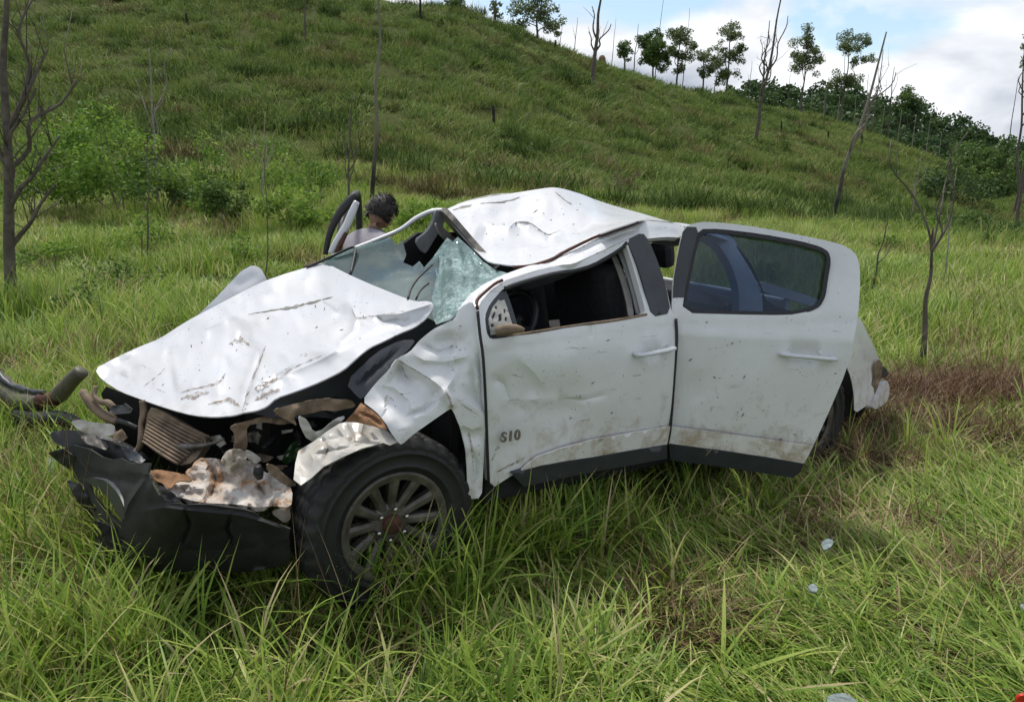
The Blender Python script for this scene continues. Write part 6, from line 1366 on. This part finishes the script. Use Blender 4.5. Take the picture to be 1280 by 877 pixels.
    for s in (1, -1):
        V, F = lathe([(0, -.008), (.018, -.010), (.026, -.002), (.022, .006), (0, .004)], 14); V = np.array(V)[:, [1, 0, 2]] * np.array([s, .8, 1.2]) + np.array([s * .078, -.005, -.012]); mesh('ear', V, F, skin, head)
        V, F = lathe([(0, -.007), (.006, -.005), (.0085, 0), (.006, .005), (0, .007)], 10); mesh('eye', np.array(V) + np.array([s * .029, .082, .010]), F, M['chrome'], head)
    bm = bmesh.new(); bmesh.ops.create_uvsphere(bm, u_segments=40, v_segments=28, radius=1.0)
    kill = [v for v in bm.verts if (v.co.y > .45 and v.co.z < .42) or v.co.z < -.62]
    bmesh.ops.delete(bm, geom=kill, context='VERTS')
    for v in bm.verts:
        n_ = 1 + .035 * float(vnoise(v.co.x * 9 + 4, v.co.z * 9 + v.co.y * 7)); v.co = (v.co.x * .090 * n_, v.co.y * .110 * n_ - .004, v.co.z * .131 * n_ + .004)
    hm2 = bpy.data.meshes.new('hair'); bm.to_mesh(hm2); bm.free(); hm2.polygons.foreach_set('use_smooth', [True] * len(hm2.polygons)); hm2.materials.append(simple('dark brown hair', (.018, .014, .011), .6, 0, .4, 60, .6))
    hv = np.array([v.co[:] for v in hm2.vertices]); q = np.random.default_rng(5); ii = q.integers(0, len(hv), 900)
    b0 = hv[ii] * .97; nn = b0 / np.array([.09, .11, .131]) ** 2; nn /= np.linalg.norm(nn, axis=1, keepdims=True)
    d = nn * .45 + np.array([0, .1, -.55]) + q.normal(0, .35, (900, 3)); d /= np.linalg.norm(d, axis=1, keepdims=True)
    sd = np.cross(d, nn); sd /= np.maximum(np.linalg.norm(sd, axis=1, keepdims=True), 1e-6); L_ = q.uniform(.015, .04, (900, 1))
    Vh = np.stack([b0 - sd * .003, b0 + sd * .003, b0 + d * L_ * .6 + nn * .006 + sd * .002, b0 + d * L_], 1).reshape(-1, 3)
    fast_mesh('hair_strands', Vh, np.arange(3600).reshape(900, 4), hm2.materials[0], head)
    hair = bpy.data.objects.new('hair', hm2); COL.objects.link(hair); hair.parent = head
person()

# ------------------------------------------------------------------ loose wreckage in the grass
def world_panel(name, outline, Yd, mat, label, cat, step=4, crumple=.02, cscale=14, thick=.008, seed=0, parent=None, lift=0):
    """sheet lying at a given distance, outline traced over the photo"""
    v2, F = tri_region(np.array(outline, float), [], step, 1); f = tps(Yd) if not np.isscalar(Yd) else (lambda x_, y_: np.full(np.shape(x_), float(Yd)))
    P = at(v2[:, 0], v2[:, 1], f(v2[:, 0], v2[:, 1]))
    d = P - np.array([0, 0, CAMH]); d /= np.linalg.norm(d, axis=1, keepdims=True)
    P = P + d * (crumple * (np.abs(fbm(v2[:, 0] / cscale + seed, v2[:, 1] / cscale, 3)) - .4))[:, None]
    V, Fs = thicken(P, F, thick, np.array([0, 0, CAMH])); c = V.mean(0)
    o = fast_mesh(name, V - c if parent is None else V, Fs, mat, parent, smooth=True)
    if parent is None: o.location = tuple(c); tag(o, label, cat)
    return o
def on_grass(px, py, h=.12):
    """distance at which the photo ray is h metres above the ground"""
    d = pix_dir(px, py); return float((h - CAMH) / (d[2] / d[1]))
# torn bumper bar bent round at the left
bb = empty('torn_bumper_bar', tuple(gpt(60, 520, 5.0))); tag(bb, 'torn muddy bumper bar curling up in the grass at the left edge', 'bumper bar')
o0 = np.array(bb.location)
def BT(name, pts, rad, mat, flat=1.0, n=12): 
    p = smooth_line([at(a, b_, y_) - o0 for a, b_, y_ in pts], 5); r2 = np.interp(np.linspace(0, 1, len(p)), np.linspace(0, 1, len(rad)), rad)
    V, F = tube_vf(p, r2, n, flat=flat); V = np.array(V); V += .006 * fbm(V[:, 0] * 14, V[:, 2] * 14 + V[:, 1] * 9, 3)[:, None]; return mesh(name, V, F, mat, bb)
M['mudplastic'] = simple('mud smeared grey plastic', (.105, .095, .066), .55, 0, .5, 9, .3)
BT('bar_section', [(-40, 462, 5.5), (-10, 474, 5.4), (12, 490, 5.3), (34, 501, 5.2), (54, 504, 5.1)], [.085, .09, .095, .095, .09], M['mudplastic'], .8, 14)
BT('bar_lip', [(-40, 452, 5.45), (-8, 462, 5.35), (14, 480, 5.25), (36, 488, 5.15), (56, 489, 5.08)], [.02, .022, .02, .02, .016], M['trim'])
BT('torn_core', [(54, 500, 5.1), (64, 500, 5.08), (72, 497, 5.06), (82, 496, 5.04)], [.07, .06, .05, .02], M['hub'], .9)
BT('bent_end', [(74, 494, 5.02), (82, 484, 5.0), (92, 473, 4.98), (103, 463, 4.96)], [.055, .052, .05, .047], M['mudplastic'])
BT('bar_lower', [(20, 520, 5.1), (50, 524, 5.0), (80, 524, 4.9), (100, 530, 4.8)], [.05, .06, .05, .03], M['black'])
# head lamp shard
world_panel('lamp_shard', [(52, 592), (60, 572), (70, 562), (83, 560), (82, 578), (76, 598), (66, 602)], [(52, 592, 4.35), (83, 560, 4.3), (76, 598, 4.2), (60, 572, 4.4)], simple('scratched clear lamp plastic', (.42, .44, .45), .3, .1, .35, 14, .3), 'broken grey headlamp shard standing in the grass before the bumper', 'lamp shard', step=3)
world_panel('lamp_shard', [(48, 618), (56, 602), (68, 600), (70, 612), (60, 622)], 4.1, simple('dull lamp plastic', (.30, .29, .27), .5, 0, .35, 14), 'small dull plastic shard below the headlamp shard', 'lamp shard', step=3)
gl = simple('pale crumbled glass', (.20, .24, .24), .45, 0, .5, 30, .6)
for out_, Yd, lb in (([(1026, 678), (1034, 672), (1042, 674), (1040, 682), (1030, 688)], 3.95, 'pale glass shard lying in the grass below the rear door'), ([(1010, 732), (1016, 728), (1023, 734), (1020, 740), (1013, 738)], 3.4, 'small bright glass bit lower down in the combed grass'), ([(1030, 872), (1044, 865), (1058, 866), (1074, 876), (1070, 890), (1034, 890)], 2.52, 'torn white plastic scrap at the bottom edge of the photo'), ([(1274, 755), (1282, 752), (1290, 758), (1284, 766)], 3.2, 'pale shard at the right edge of the photo')):
    oc = np.mean(np.array(out_), 0); yd = on_grass(oc[0], oc[1], .13); world_panel('glass_shard', out_, [(oc[0], oc[1] - 8, yd + .06), (oc[0], oc[1] + 8, yd - .06), (oc[0] + 9, oc[1], yd)], gl, lb, 'shard', step=2.5, crumple=.012, cscale=6)
world_panel('red_scrap', [(1270, 874), (1274, 869), (1284, 868), (1292, 880), (1286, 896), (1272, 894)], on_grass(1280, 880, .17), simple('red plastic', (.62, .03, .02), .4, 0, .15, 20), 'small red scrap in the bottom right corner', 'plastic scrap', step=3)
world_panel('blue_scrap', [(10, 584), (18, 581), (26, 586), (20, 591)], 4.6, simple('blue plastic', (.04, .05, .22), .5, 0, .2, 20), 'tiny blue scrap in the grass at the left', 'plastic scrap', step=3)
